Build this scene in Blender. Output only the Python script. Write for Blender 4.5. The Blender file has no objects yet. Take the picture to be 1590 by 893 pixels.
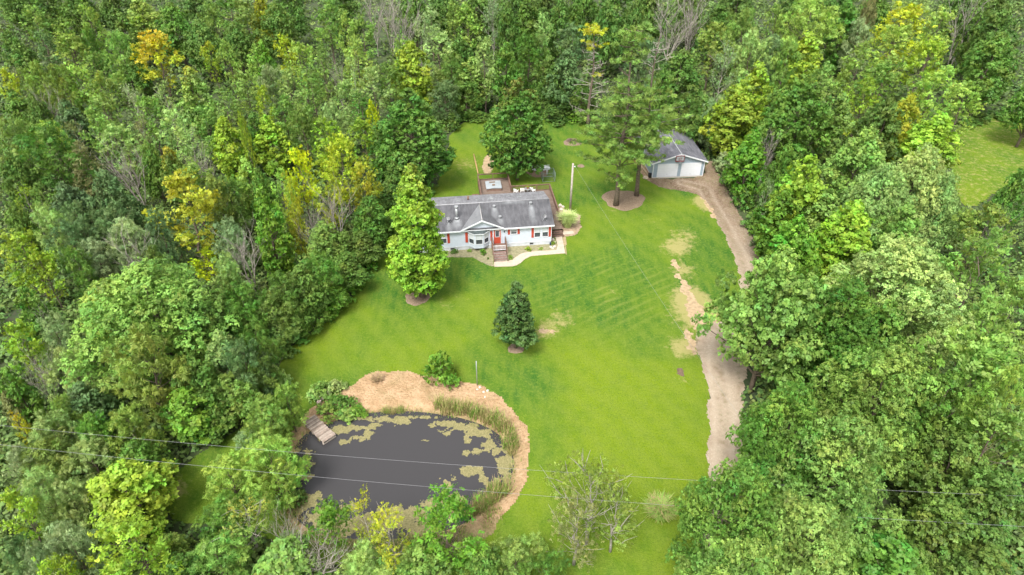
import bpy, math, random
import numpy as np
from mathutils import Vector, Matrix

# ------------------------------------------------------------------ camera, sky, sun, exposure
S = bpy.context.scene
R = math.radians
CAM_H, PITCH, FPX = 48.4, R(36.8), 1060.0
cam = bpy.data.objects.new('camera', bpy.data.cameras.new('camera'))
S.collection.objects.link(cam)
cam.location = (0, 0, CAM_H)
cam.rotation_euler = (R(90) - PITCH, 0, 0)
cam.data.sensor_width = 36.0
cam.data.lens = 36.0 * FPX / 1590.0
cam.data.clip_start = 0.5
cam.data.clip_end = 5000
S.camera = cam
SUN_EL, SUN_AZ = R(58), R(205)          # azimuth measured clockwise from +Y
W = bpy.data.worlds.new('World'); S.world = W; W.use_nodes = True
nt = W.node_tree; nt.nodes.clear()
sky = nt.nodes.new('ShaderNodeTexSky'); sky.sky_type = 'NISHITA'; sky.sun_disc = False
sky.sun_elevation = SUN_EL; sky.sun_rotation = SUN_AZ
sky.air_density = 1.0; sky.dust_density = 4.0; sky.ozone_density = 1.0
hs = nt.nodes.new('ShaderNodeHueSaturation'); hs.inputs['Saturation'].default_value = 0.12; hs.inputs['Value'].default_value = 1.0
bg = nt.nodes.new('ShaderNodeBackground'); bg.inputs['Strength'].default_value = 0.15
wo = nt.nodes.new('ShaderNodeOutputWorld')
nt.links.new(sky.outputs[0], hs.inputs['Color']); nt.links.new(hs.outputs[0], bg.inputs['Color']); nt.links.new(bg.outputs[0], wo.inputs['Surface'])
sl = bpy.data.lights.new('sun', 'SUN'); sl.energy = 1.75; sl.angle = R(15); sl.color = (1.0, 0.96, 0.9)
so = bpy.data.objects.new('sun', sl); S.collection.objects.link(so)
so.rotation_euler = (R(90) - SUN_EL, 0, math.pi - SUN_AZ)
so.location = (0, 0, 120)
S.view_settings.view_transform = 'Standard'; S.view_settings.look = 'None'
S.view_settings.gamma = 1; S.view_settings.exposure = 1.2
S.render.engine = 'CYCLES'
cy = S.cycles
cy.max_bounces = 6; cy.diffuse_bounces = 3; cy.glossy_bounces = 2; cy.transmission_bounces = 3; cy.transparent_max_bounces = 4
cy.use_denoising = True
cy.use_adaptive_sampling = False

# ------------------------------------------------------------------ helpers
ST, CT = math.sin(PITCH), math.cos(PITCH)
def P(px, py, z=0.0):
    "where the sight line through a point of the photograph meets height z"
    a = (px - 795) / FPX; b = -(py - 446.5) / FPX
    t = (z - CAM_H) / (-ST + b * CT)
    return (a * t, (CT + b * ST) * t, z)
def proj(x, y, z):
    Y = y * CT - (z - CAM_H) * ST; U = y * ST + (z - CAM_H) * CT
    return 795 + FPX * x / Y, 446.5 - FPX * U / Y, FPX / Y

C = S.collection
def link(o, parent=None):
    C.objects.link(o)
    if parent is not None: o.parent = parent
    return o
def tag(o, label=None, cat=None, group=None, kind=None):
    if label: o['label'] = label
    if cat: o['category'] = cat
    if group: o['group'] = group
    if kind: o['kind'] = kind
    return o
def thing(name, label, cat, loc=(0, 0, 0), rz=0.0, group=None):
    o = bpy.data.objects.new(name, None); link(o)
    o.empty_display_size = 0.3
    o.location = loc; o.rotation_euler = (0, 0, rz)
    return tag(o, label, cat, group)
def mesh_np(name, V, F, mats, parent=None, attrs=None, fm=None, smooth=False):
    "V (n,3), F (m,4) quads"
    V = np.asarray(V, np.float32); F = np.asarray(F, np.int32)
    me = bpy.data.meshes.new(name)
    me.vertices.add(len(V)); me.vertices.foreach_set('co', V.ravel())
    k = F.shape[1]
    me.loops.add(F.size); me.loops.foreach_set('vertex_index', F.ravel())
    me.polygons.add(len(F))
    me.polygons.foreach_set('loop_start', np.arange(0, F.size, k, dtype=np.int32))
    me.polygons.foreach_set('loop_total', np.full(len(F), k, np.int32))
    if fm is not None: me.polygons.foreach_set('material_index', np.asarray(fm, np.int32))
    me.polygons.foreach_set('use_smooth', np.full(len(F), smooth, bool))
    me.update(calc_edges=True)
    for nm, (dom, data) in (attrs or {}).items():
        a = me.attributes.new(nm, 'FLOAT', dom); a.data.foreach_set('value', np.asarray(data, np.float32))
    for m in (mats if isinstance(mats, (list, tuple)) else [mats]): me.materials.append(m)
    o = bpy.data.objects.new(name, me)
    return link(o, parent)

class MB:
    "collects boxes, prisms and tubes into one mesh"
    def __init__(s): s.v = []; s.f = []; s.m = []; s.sm = []
    def quad(s, pts, mi=0):
        b = len(s.v); s.v += [tuple(p) for p in pts]; s.f.append(tuple(range(b, b + len(pts)))); s.m.append(mi); s.sm.append(False); return s
    def box(s, x0, x1, y0, y1, z0, z1, mi=0):
        b = len(s.v)
        s.v += [(x0,y0,z0),(x1,y0,z0),(x1,y1,z0),(x0,y1,z0),(x0,y0,z1),(x1,y0,z1),(x1,y1,z1),(x0,y1,z1)]
        for q in ((3,2,1,0),(4,5,6,7),(0,1,5,4),(1,2,6,5),(2,3,7,6),(3,0,4,7)):
            s.f.append(tuple(b + i for i in q)); s.m.append(mi); s.sm.append(False)
        return s
    def obox(s, c, sz, rz=0.0, rx=0.0, mi=0):
        M = Matrix.Translation(c) @ Matrix.Rotation(rz, 4, 'Z') @ Matrix.Rotation(rx, 4, 'X')
        b = len(s.v); h = [q / 2 for q in sz]
        for p in ((-1,-1,-1),(1,-1,-1),(1,1,-1),(-1,1,-1),(-1,-1,1),(1,-1,1),(1,1,1),(-1,1,1)):
            s.v.append(tuple(M @ Vector((p[0]*h[0], p[1]*h[1], p[2]*h[2]))))
        for q in ((3,2,1,0),(4,5,6,7),(0,1,5,4),(1,2,6,5),(2,3,7,6),(3,0,4,7)):
            s.f.append(tuple(b + i for i in q)); s.m.append(mi); s.sm.append(False)
        return s
    def prism(s, poly, z0, z1, mi=0):
        b = len(s.v); n = len(poly)
        s.v += [(p[0], p[1], z0) for p in poly] + [(p[0], p[1], z1) for p in poly]
        s.f.append(tuple(b + i for i in range(n - 1, -1, -1))); s.f.append(tuple(b + n + i for i in range(n)))
        for i in range(n): j = (i + 1) % n; s.f.append((b+i, b+j, b+n+j, b+n+i))
        s.m += [mi] * (n + 2); s.sm += [False] * (n + 2); return s
    def slab(s, pts, t, mi=0):
        "a flat polygon in space with thickness t downwards"
        b = len(s.v); n = len(pts)
        s.v += [tuple(p) for p in pts] + [(p[0], p[1], p[2] - t) for p in pts]
        s.f.append(tuple(b + i for i in range(n))); s.f.append(tuple(b + n + i for i in range(n - 1, -1, -1)))
        for i in range(n): j = (i + 1) % n; s.f.append((b+j, b+i, b+n+i, b+n+j))
        s.m += [mi] * (n + 2); s.sm += [False] * (n + 2); return s
    def tube(s, pts, rad, n=6, mi=0, cap=True):
        pts = [Vector(p) for p in pts]
        if not hasattr(rad, '__len__'): rad = [rad] * len(pts)
        b = len(s.v)
        for i, p in enumerate(pts):
            d = (pts[min(i+1, len(pts)-1)] - pts[max(i-1, 0)]).normalized()
            u = d.cross(Vector((0, 0, 1)) if abs(d.z) < 0.9 else Vector((1, 0, 0))).normalized(); w = d.cross(u)
            for k in range(n):
                a = 2 * math.pi * k / n; s.v.append(tuple(p + (u * math.cos(a) + w * math.sin(a)) * rad[i]))
        for i in range(len(pts) - 1):
            for k in range(n):
                l = (k + 1) % n
                s.f.append((b+i*n+k, b+i*n+l, b+(i+1)*n+l, b+(i+1)*n+k)); s.m.append(mi); s.sm.append(True)
        if cap:
            s.f.append(tuple(b + k for k in range(n - 1, -1, -1))); e = b + (len(pts) - 1) * n
            s.f.append(tuple(e + k for k in range(n))); s.m += [mi, mi]; s.sm += [False, False]
        return s
    def build(s, name, mats, parent=None):
        me = bpy.data.meshes.new(name); me.from_pydata(s.v, [], s.f)
        for m in (mats if isinstance(mats, (list, tuple)) else [mats]): me.materials.append(m)
        me.polygons.foreach_set('material_index', s.m); me.polygons.foreach_set('use_smooth', s.sm); me.update()
        return link(bpy.data.objects.new(name, me), parent)

# noise and polygons in numpy
_rs = np.random.RandomState(7); _tab = _rs.rand(256, 256)
def vnoise(x, y, sc=1.0):
    x = np.asarray(x) / sc + 1000.0; y = np.asarray(y) / sc + 1000.0
    xi = np.floor(x).astype(int); yi = np.floor(y).astype(int); fx = x - xi; fy = y - yi
    fx = fx * fx * (3 - 2 * fx); fy = fy * fy * (3 - 2 * fy)
    g = lambda i, j: _tab[i % 256, j % 256]
    return (g(xi, yi) * (1 - fx) + g(xi + 1, yi) * fx) * (1 - fy) + (g(xi, yi + 1) * (1 - fx) + g(xi + 1, yi + 1) * fx) * fy
def fnoise(x, y, sc):
    return (vnoise(x, y, sc) * 0.55 + vnoise(x + 31, y, sc / 2.3) * 0.28 + vnoise(x, y + 57, sc / 5.1) * 0.17) * 2 - 1
def sdf(poly, x, y):
    "signed distance to a polygon, negative inside"
    x = np.asarray(x, float); y = np.asarray(y, float)
    d = np.full(x.shape, 1e18); ins = np.zeros(x.shape, bool); n = len(poly)
    for i in range(n):
        ax, ay = poly[i][:2]; bx, by = poly[(i + 1) % n][:2]
        ex, ey = bx - ax, by - ay; wx, wy = x - ax, y - ay
        t = np.clip((wx * ex + wy * ey) / (ex * ex + ey * ey + 1e-12), 0, 1)
        d = np.minimum(d, (wx - ex * t) ** 2 + (wy - ey * t) ** 2)
        c = (ay > y) != (by > y)
        with np.errstate(divide='ignore', invalid='ignore'):
            xx = ax + (y - ay) * ex / (ey if ey != 0 else 1e-9)
        ins ^= c & (x < xx)
    d = np.sqrt(d); return np.where(ins, -d, d)
def smooth_poly(pts, it=2):
    for _ in range(it):
        q = []
        for i in range(len(pts)):
            a, b = pts[i], pts[(i + 1) % len(pts)]
            q += [(a[0]*.75+b[0]*.25, a[1]*.75+b[1]*.25), (a[0]*.25+b[0]*.75, a[1]*.25+b[1]*.75)]
        pts = q
    return pts

# ------------------------------------------------------------------ materials
def new_mat(name):
    m = bpy.data.materials.new(name); m.use_nodes = True
    return m, m.node_tree, m.node_tree.nodes['Principled BSDF']
def mat(name, col, rough=0.7, var=0.15, scale=3.0, bump=0.0, bscale=None, col2=None, metal=0.0, spec=0.3, stretch=None):
    m, t, b = new_mat(name)
    b.inputs['Roughness'].default_value = rough; b.inputs['Metallic'].default_value = metal
    b.inputs['Specular IOR Level'].default_value = spec
    tc = t.nodes.new('ShaderNodeTexCoord'); mp = t.nodes.new('ShaderNodeMapping')
    if stretch: mp.inputs['Scale'].default_value = stretch
    t.links.new(tc.outputs['Object'], mp.inputs[0])
    n = t.nodes.new('ShaderNodeTexNoise'); n.inputs['Scale'].default_value = scale; n.inputs['Detail'].default_value = 5
    t.links.new(mp.outputs[0], n.inputs['Vector'])
    r = t.nodes.new('ShaderNodeValToRGB'); r.color_ramp.elements[0].position = 0.3; r.color_ramp.elements[1].position = 0.7
    c2 = col2 or tuple(min(1, c * (1 + var)) for c in col); c1 = tuple(c * (1 - var) for c in col) if not col2 else col
    r.color_ramp.elements[0].color = (*c1, 1); r.color_ramp.elements[1].color = (*c2, 1)
    t.links.new(n.outputs[0], r.inputs[0]); t.links.new(r.outputs[0], b.inputs['Base Color'])
    if bump:
        n2 = t.nodes.new('ShaderNodeTexNoise'); n2.inputs['Scale'].default_value = bscale or scale * 4; n2.inputs['Detail'].default_value = 3
        t.links.new(mp.outputs[0], n2.inputs['Vector'])
        bp = t.nodes.new('ShaderNodeBump'); bp.inputs['Strength'].default_value = bump; bp.inputs['Distance'].default_value = 0.05
        t.links.new(n2.outputs[0], bp.inputs['Height']); t.links.new(bp.outputs[0], b.inputs['Normal'])
    return m
def ramp_mix(t, fac, a, b):
    mx = t.nodes.new('ShaderNodeMix'); mx.data_type = 'RGBA'
    for s, v in ((6, a), (7, b)):
        if isinstance(v, tuple): mx.inputs[s].default_value = (*v, 1)
        else: t.links.new(v, mx.inputs[s])
    if isinstance(fac, float): mx.inputs[0].default_value = fac
    else: t.links.new(fac, mx.inputs[0])
    return mx.outputs[2]
def nnoise(t, vec, scale, detail=4, lo=0.35, hi=0.65, rough=0.55):
    n = t.nodes.new('ShaderNodeTexNoise'); n.inputs['Scale'].default_value = scale; n.inputs['Detail'].default_value = detail; n.inputs['Roughness'].default_value = rough
    t.links.new(vec, n.inputs['Vector'])
    mr = t.nodes.new('ShaderNodeMapRange'); mr.inputs[1].default_value = lo; mr.inputs[2].default_value = hi
    t.links.new(n.outputs[0], mr.inputs[0]); return mr.outputs[0]
def attr(t, name):
    a = t.nodes.new('ShaderNodeAttribute'); a.attribute_name = name; return a.outputs['Fac']
def mathn(t, op, a, b):
    m = t.nodes.new('ShaderNodeMath'); m.operation = op; m.use_clamp = False
    for i, v in enumerate((a, b)):
        if isinstance(v, (int, float)): m.inputs[i].default_value = v
        else: t.links.new(v, m.inputs[i])
    return m.outputs[0]

def leaf_material(name, autumn=(0.55, 0.44, 0.04), trans=0.32):
    m, t, b = new_mat(name)
    oi = t.nodes.new('ShaderNodeObjectInfo')
    tint = attr(t, 'tint'); hue = attr(t, 'hue'); top = attr(t, 'top')
    f = mathn(t, 'MULTIPLY', top, oi.outputs['Alpha'])
    f = mathn(t, 'SUBTRACT', f, 0.25); f = mathn(t, 'MULTIPLY', f, 3.0)
    cl = t.nodes.new('ShaderNodeClamp'); t.links.new(f, cl.inputs[0])
    c = ramp_mix(t, cl.outputs[0], oi.outputs['Color'], autumn)
    h = t.nodes.new('ShaderNodeHueSaturation'); t.links.new(c, h.inputs['Color'])
    t.links.new(hue, h.inputs['Hue']); t.links.new(tint, h.inputs['Value'])
    t.links.new(h.outputs[0], b.inputs['Base Color'])
    b.inputs['Roughness'].default_value = 0.5; b.inputs['Specular IOR Level'].default_value = 0.22
    tr = t.nodes.new('ShaderNodeBsdfTranslucent'); h2 = t.nodes.new('ShaderNodeHueSaturation')
    h2.inputs['Value'].default_value = 1.25; h2.inputs['Saturation'].default_value = 1.1; h2.inputs['Hue'].default_value = 0.49
    t.links.new(h.outputs[0], h2.inputs['Color']); t.links.new(h2.outputs[0], tr.inputs['Color'])
    ms = t.nodes.new('ShaderNodeMixShader'); ms.inputs[0].default_value = trans
    t.links.new(b.outputs[0], ms.inputs[1]); t.links.new(tr.outputs[0], ms.inputs[2])
    t.links.new(ms.outputs[0], t.nodes['Material Output'].inputs['Surface'])
    return m
LEAF = leaf_material('leaves')
LEAF_BROWN = leaf_material('leaves turning', autumn=(0.26, 0.17, 0.05))
BARK = mat('bark', (0.13, 0.10, 0.075), 0.9, 0.35, 5, 0.6, 14)
BARK_GREY = mat('bare grey wood', (0.30, 0.27, 0.23), 0.85, 0.3, 4, 0.4, 12)
BARK_DARK = mat('dark bark', (0.075, 0.065, 0.055), 0.9, 0.35, 5, 0.6, 14)

# ------------------------------------------------------------------ outlines on the ground (world metres)
def poly(pts, z=0.0, it=1): return smooth_poly([P(x, y, z)[:2] for x, y in pts], it)
WATER_Z = -0.28
POND = poly([(452,735),(458,700),(474,676),(500,664),(535,651),(575,643),(625,640),(680,645),(722,653),(762,668),(786,690),(796,716),(790,745),(772,768),(742,788),(728,806),(690,822),(620,834),(540,834),(480,820),(452,790)], WATER_Z, 2)
LAWN = poly([(700,190),(780,186),(850,186),(910,190),(965,205),(1000,222),(1012,285),(1095,283),(1112,318),(1135,350),(1150,400),(1158,450),(1150,485),(1110,510),(1095,560),(1104,640),(1103,740),(1095,790),(1090,893),(1080,1000),(700,1000),(640,900),(520,880),(440,850),(370,812),(300,816),(255,800),(255,745),(325,692),(395,652),(438,632),(430,580),(442,545),(488,517),(520,490),(550,460),(575,420),(598,380),(608,345),(640,300),(690,285)])
DRIVE = poly([(1003,268),(1012,279),(1095,276),(1098,248),(1108,250),(1118,275),(1142,320),(1168,370),(1186,410),(1192,470),(1168,540),(1155,600),(1153,660),(1150,720),(1150,800),(1170,1000),(1085,1000),(1092,790),(1101,745),(1099,680),(1102,610),(1088,560),(1079,530),(1084,508),(1112,503),(1140,490),(1153,450),(1142,402),(1118,352),(1102,318),(1082,299),(1035,293),(1012,287)])
SAND = poly([(470,650),(488,628),(520,612),(545,598),(560,583),(585,576),(625,574),(665,584),(705,589),(745,598),(775,614),(800,640),(816,668),(823,700),(822,730),(812,762),(795,790),(772,815),(750,838),(738,850),(690,850),(560,862),(470,845),(440,800),(440,720),(455,675)])
CLEAR = poly([(1500,185),(1545,176),(1620,172),(1700,180),(1700,250),(1620,255),(1560,290),(1520,320),(1490,318),(1478,270),(1470,230)])
FOREST_CUT = [LAWN, DRIVE, SAND, CLEAR]
def smoothstep(e): e = np.clip(e, 0, 1); return e * e * (3 - 2 * e)
def height(x, y):
    d = sdf(POND, x, y)
    return -0.75 * smoothstep((1.6 - d) / 3.2)

# ground: one sheet to the horizon
def axis(lo, hi, fine, far):
    a = list(np.arange(lo, hi + 1e-6, fine)); s = fine * 2
    while a[-1] < far: a.append(a[-1] + s); a.insert(0, a[0] - s); s *= 1.35
    return np.array(a)
def grid_mesh(name, xs, ys, zf, m, **k):
    X, Y = np.meshgrid(xs, ys); nx, ny = len(xs), len(ys)
    V = np.stack([X.ravel(), Y.ravel(), zf(X.ravel(), Y.ravel())], 1)
    i = np.arange(nx * ny).reshape(ny, nx)
    F = np.stack([i[:-1, :-1].ravel(), i[:-1, 1:].ravel(), i[1:, 1:].ravel(), i[1:, :-1].ravel()], 1)
    return mesh_np(name, V, F, m, smooth=True, **k)
gm, t, b = new_mat('forest floor')
tc = t.nodes.new('ShaderNodeTexCoord'); v = tc.outputs['Object']
c = ramp_mix(t, nnoise(t, v, 0.35), (0.022, 0.04, 0.012), (0.05, 0.075, 0.02))
c = ramp_mix(t, nnoise(t, v, 2.2, lo=0.5, hi=0.7), c, (0.05, 0.042, 0.026))
t.links.new(c, b.inputs['Base Color']); b.inputs['Roughness'].default_value = 0.95
gx = axis(-32, 12, 0.8, 2600); gy = axis(22, 56, 0.8, 2600)
tag(grid_mesh('ground', gx, gy, lambda x, y: height(x, y) - 0.07, gm), kind='structure')

def patch(name, pl, m, z=0.0, cell=0.25, amp=0.3, ns=1.5, kind='structure', holes=(), attrs=None, flat=False, bias=0.0, amp2=0.0):
    xs0 = min(p[0] for p in pl) - 1; xs1 = max(p[0] for p in pl) + 1; ys0 = min(p[1] for p in pl) - 1; ys1 = max(p[1] for p in pl) + 1
    xs = np.arange(xs0, xs1, cell); ys = np.arange(ys0, ys1, cell)
    cx, cyy = np.meshgrid(xs[:-1] + cell / 2, ys[:-1] + cell / 2)
    d = sdf(pl, cx, cyy) + amp * fnoise(cx, cyy, ns) + amp2 * fnoise(cx + 9, cyy - 5, ns * 3) + bias
    keep = d < 0
    for h in holes: keep &= sdf(h, cx, cyy) > 0
    nx = len(xs); ii, jj = np.nonzero(keep)
    a = ii * nx + jj
    F = np.stack([a, a + 1, a + nx + 1, a + nx], 1)
    u, inv = np.unique(F, return_inverse=True); F = inv.reshape(-1, 4)
    X = xs[u % nx]; Y = ys[u // nx]
    Z = np.full(len(X), z) if flat else height(X, Y) + z
    at = {k: ('POINT', f(X, Y)) for k, f in (attrs or {}).items()}
    o = mesh_np(name, np.stack([X, Y, Z], 1), F, m, attrs=at, smooth=True)
    return tag(o, kind=kind)

# lawn, with its greener, yellower and dried areas
def blobs(lst):
    pts = [(P(x, y)[0], P(x, y)[1], r, v) for x, y, r, v in lst]
    def f(X, Y):
        o = np.zeros(len(X))
        for bx, by, r, v in pts: o += v * np.exp(-((X - bx) ** 2 + (Y - by) ** 2) / (r * r))
        return o
    return f
yel = blobs([(960,620,8,.3),(1000,680,5,.3),(760,470,4,.25),(660,560,5,.2),(960,640,7,.55),(900,560,5,.3),(560,520,6,.25),(700,540,4,.25),(1060,600,4,.35),(500,560,4,.35),(880,380,4,.25),(930,800,5,.35),(720,240,6,.6),(1030,310,4,.5),(1035,700,4,.4),(840,760,3,.4),(930,340,3,.2),
             (600,440,5,-.45),(720,420,6,-.6),(860,430,6,-.4),(1110,400,4,-.7),(900,460,5,-.3),(860,580,3,-.3),(830,600,4,-.35),(840,640,4,-.2),(920,300,4,-.5),(860,220,6,-.6),(1085,440,3,-.6),(1100,470,3,-.7),(1060,300,2.5,-.7),(530,600,3,-.3),(700,690,3,-.2)])
dryf = blobs([(1050,385,2.2,.9),(1062,420,1.8,.8),(1070,460,2.2,1.1),(1085,490,3,1.2),(1060,540,1.8,1.0),(1100,320,1.8,1.0),(1090,310,1.6,.8),(870,495,2.2,.6),(845,515,1.5,.7),(700,470,2.5,.35),(725,255,4,.5),(940,330,2.5,.35),(1065,365,2.5,.55),(1055,585,1.2,.5),
             (265,760,1.6,.9),(470,600,1.5,.2),(1010,345,2,.35),(950,455,3,.3),(820,250,2,.4)])
lm, t, b = new_mat('mown grass')
tc = t.nodes.new('ShaderNodeTexCoord'); v = tc.outputs['Object']
def mapped(t, v, sc, rz=0.0):
    mp = t.nodes.new('ShaderNodeMapping'); mp.inputs['Scale'].default_value = sc; mp.inputs['Rotation'].default_value = (0, 0, rz)
    t.links.new(v, mp.inputs[0]); return mp.outputs[0]
big = nnoise(t, v, 0.11, 3, 0.3, 0.7)
yv = mathn(t, 'ADD', attr(t, 'yel'), big); mid = nnoise(t, v, 0.42, 5, 0.3, 0.7, .65); yv = mathn(t, 'ADD', mathn(t, 'MULTIPLY', yv, 0.85), mathn(t, 'MULTIPLY', mid, .42)); yv = mathn(t, 'ADD', yv, -.2)
cl = t.nodes.new('ShaderNodeClamp'); t.links.new(yv, cl.inputs[0])
c = ramp_mix(t, cl.outputs[0], (0.026, 0.100, 0.012), (0.132, 0.195, 0.008))
c = ramp_mix(t, mathn(t, 'MULTIPLY', nnoise(t, mapped(t, v, (1.6, 0.28, 1), 0.45), 0.9, 3, 0.35, 0.7), 0.5), c, (0.14, 0.20, 0.018))
c = ramp_mix(t, mathn(t, 'MULTIPLY', nnoise(t, v, 0.8, 5, 0.48, 0.75, 0.7), 0.45), c, (0.045, 0.11, 0.010))
c = ramp_mix(t, mathn(t, 'MULTIPLY', nnoise(t, v, 3.2, 6, 0.48, 0.62, 0.8), 0.6), c, (0.165, 0.22, 0.03))
c = ramp_mix(t, mathn(t, 'MULTIPLY', nnoise(t, v, 6, 4, 0.5, 0.66, 0.8), 0.6), c, (0.03, 0.08, 0.008))
c = ramp_mix(t, attr(t, 'mow'), c, (0.20, 0.225, 0.05))
dn = mathn(t, 'SUBTRACT', mathn(t, 'ADD', attr(t, 'dry'), mathn(t, 'MULTIPLY', nnoise(t, v, 1.3, 6, 0.3, 0.7, 0.75), 0.9)), 0.85)
cl2 = t.nodes.new('ShaderNodeClamp'); t.links.new(mathn(t, 'MULTIPLY', dn, 2.2), cl2.inputs[0])
c = ramp_mix(t, mathn(t, 'MULTIPLY', cl2.outputs[0], 0.8), c, (0.31, 0.27, 0.11))
t.links.new(c, b.inputs['Base Color']); b.inputs['Roughness'].default_value = 0.9; b.inputs['Specular IOR Level'].default_value = 0.1
n2 = t.nodes.new('ShaderNodeTexNoise'); n2.inputs['Scale'].default_value = 9; n2.inputs['Detail'].default_value = 6; t.links.new(v, n2.inputs['Vector'])
bp = t.nodes.new('ShaderNodeBump'); bp.inputs['Strength'].default_value = 0.7; bp.inputs['Distance'].default_value = 0.12
t.links.new(n2.outputs[0], bp.inputs['Height']); t.links.new(bp.outputs[0], b.inputs['Normal'])
def mow(X, Y):
    a = P(870, 492); b_ = P(1010, 432); dx, dy = b_[0] - a[0], b_[1] - a[1]; L_ = math.hypot(dx, dy); nx, ny = -dy / L_, dx / L_
    q = (X - a[0]) * nx + (Y - a[1]) * ny + .5 * fnoise(X, Y, 6); cx, cy_, _ = P(955, 448)
    g = np.exp(-((X - cx) / 8) ** 2 - ((Y - cy_) / 6.5) ** 2)
    s1 = np.clip(np.sin(q * 6.283 / 1.25) * 1.4 - .35, 0, 1) * g * .5 * np.clip(vnoise(X, Y, 2.2) * 2 - .3, 0, 1)
    q2 = X * .8 + Y * .6 + 1.6 * fnoise(X, Y, 14); s2 = (np.sin(q2 * 6.283 / 2.3) * .5 + .5) * .2
    q3 = X * .25 - Y * .97 + 1.2 * fnoise(X + 40, Y, 10); s3 = (np.sin(q3 * 6.283 / 2.1) * .5 + .5) * .13 * (vnoise(X, Y, 12) > .5)
    return np.clip(s1 + s2 * .6 * (1 - g), 0, 1)
patch('lawn', LAWN, lm, 0.0, 0.2, 0.25, 1.2, attrs={'yel': yel, 'dry': dryf, 'mow': mow})
patch('clearing_lawn', CLEAR, lm, -0.03, 0.5, 0.6, 3, attrs={'yel': lambda x, y: 0.1 + 0 * x, 'dry': lambda x, y: 0.42 + 0 * x, 'mow': lambda x, y: 0 * x})

# driveway: brown dirt near the garage, pale gravel lower down, two worn wheel lines
dm, t, b = new_mat('gravel drive')
tc = t.nodes.new('ShaderNodeTexCoord'); v = tc.outputs['Object']
c = ramp_mix(t, attr(t, 'pale'), (0.13, 0.088, 0.055), (0.32, 0.26, 0.19))
c = ramp_mix(t, mathn(t, 'MULTIPLY', nnoise(t, mapped(t, v, (1, .5, 1)), 0.6, 5, .4, .7, .7), .55), c, (0.33, 0.25, 0.18))
c = ramp_mix(t, mathn(t, 'MULTIPLY', nnoise(t, v, 4, 6, .5, .68, .8), .6), c, (0.56, 0.49, 0.41))
c = ramp_mix(t, mathn(t, 'MULTIPLY', nnoise(t, v, 7, 6, .5, .7, .8), .6), c, (0.17, 0.12, 0.08))
c = ramp_mix(t, mathn(t, 'MULTIPLY', nnoise(t, v, 0.5, 6, .5, .62, .7), .35), c, (0.16, 0.10, 0.065))
c = ramp_mix(t, mathn(t, 'MULTIPLY', attr(t, 'rut'), .2), c, (0.47, 0.41, 0.32))
tf = nnoise(t, v, 2.0, 6, .5, .62, .8); c = ramp_mix(t, mathn(t, 'MULTIPLY', mathn(t, 'MULTIPLY', tf, attr(t, 'mid')), .7), c, (0.13, 0.135, 0.05))
t.links.new(c, b.inputs['Base Color']); b.inputs['Roughness'].default_value = 0.95; b.inputs['Specular IOR Level'].default_value = .1
n2 = t.nodes.new('ShaderNodeTexNoise'); n2.inputs['Scale'].default_value = 6; n2.inputs['Detail'].default_value = 6; t.links.new(v, n2.inputs['Vector'])
bp = t.nodes.new('ShaderNodeBump'); bp.inputs['Strength'].default_value = 0.5; bp.inputs['Distance'].default_value = 0.1
t.links.new(n2.outputs[0], bp.inputs['Height']); t.links.new(bp.outputs[0], b.inputs['Normal'])
_cl = [P(x, y)[:2] for x, y in ((1060,284),(1092,292),(1122,345),(1150,400),(1160,455),(1125,515),(1112,560),(1124,640),(1122,720),(1122,820),(1128,980))]
def cdist(X, Y):
    d = np.full(len(X), 1e9)
    for (ax, ay), (bx, by) in zip(_cl[:-1], _cl[1:]):
        ex, ey = bx - ax, by - ay; q = np.clip(((X - ax) * ex + (Y - ay) * ey) / (ex * ex + ey * ey), 0, 1); d = np.minimum(d, np.hypot(X - ax - ex * q, Y - ay - ey * q))
    return d + .25 * fnoise(X, Y, 3)
def rutf(X, Y): d = cdist(X, Y); return np.exp(-((d - .8) / .3) ** 2)
def midf(X, Y): d = cdist(X, Y); return np.clip(np.exp(-(d / .45) ** 2) * .8 + np.clip((d - 1.35) / .8, 0, 1), 0, 1)
_y0 = P(1100, 500)[1]; _y1 = P(1130, 330)[1]
patch('driveway', DRIVE, dm, 0.012, 0.13, 0.4, 1.0, attrs={'pale': lambda x, y: np.clip((_y1 + 3 - y) / (_y1 - _y0 - 2), 0, 1) + 0 * x, 'rut': rutf, 'mid': midf})

# sandy bank round the pond
sm_, t, b = new_mat('sand')
tc = t.nodes.new('ShaderNodeTexCoord'); v = tc.outputs['Object']
c = ramp_mix(t, nnoise(t, v, 0.9, 5, .35, .65), (0.32, 0.21, 0.115), (0.44, 0.30, 0.18))
c = ramp_mix(t, mathn(t, 'MULTIPLY', nnoise(t, v, 3.2, 7, .5, .6, .85), .62), c, (0.21, 0.125, 0.06))
c = ramp_mix(t, mathn(t, 'MULTIPLY', nnoise(t, v, 1.7, 6, .56, .66, .8), .5), c, (0.20, 0.17, 0.07))
c = ramp_mix(t, attr(t, 'mud'), c, (0.11, 0.125, 0.045))
t.links.new(c, b.inputs['Base Color']); b.inputs['Roughness'].default_value = 0.95; b.inputs['Specular IOR Level'].default_value = .1
n2 = t.nodes.new('ShaderNodeTexNoise'); n2.inputs['Scale'].default_value = 4; n2.inputs['Detail'].default_value = 7; t.links.new(v, n2.inputs['Vector'])
bp = t.nodes.new('ShaderNodeBump'); bp.inputs['Strength'].default_value = 0.9; bp.inputs['Distance'].default_value = 0.22
t.links.new(n2.outputs[0], bp.inputs['Height']); t.links.new(bp.outputs[0], b.inputs['Normal'])
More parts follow.
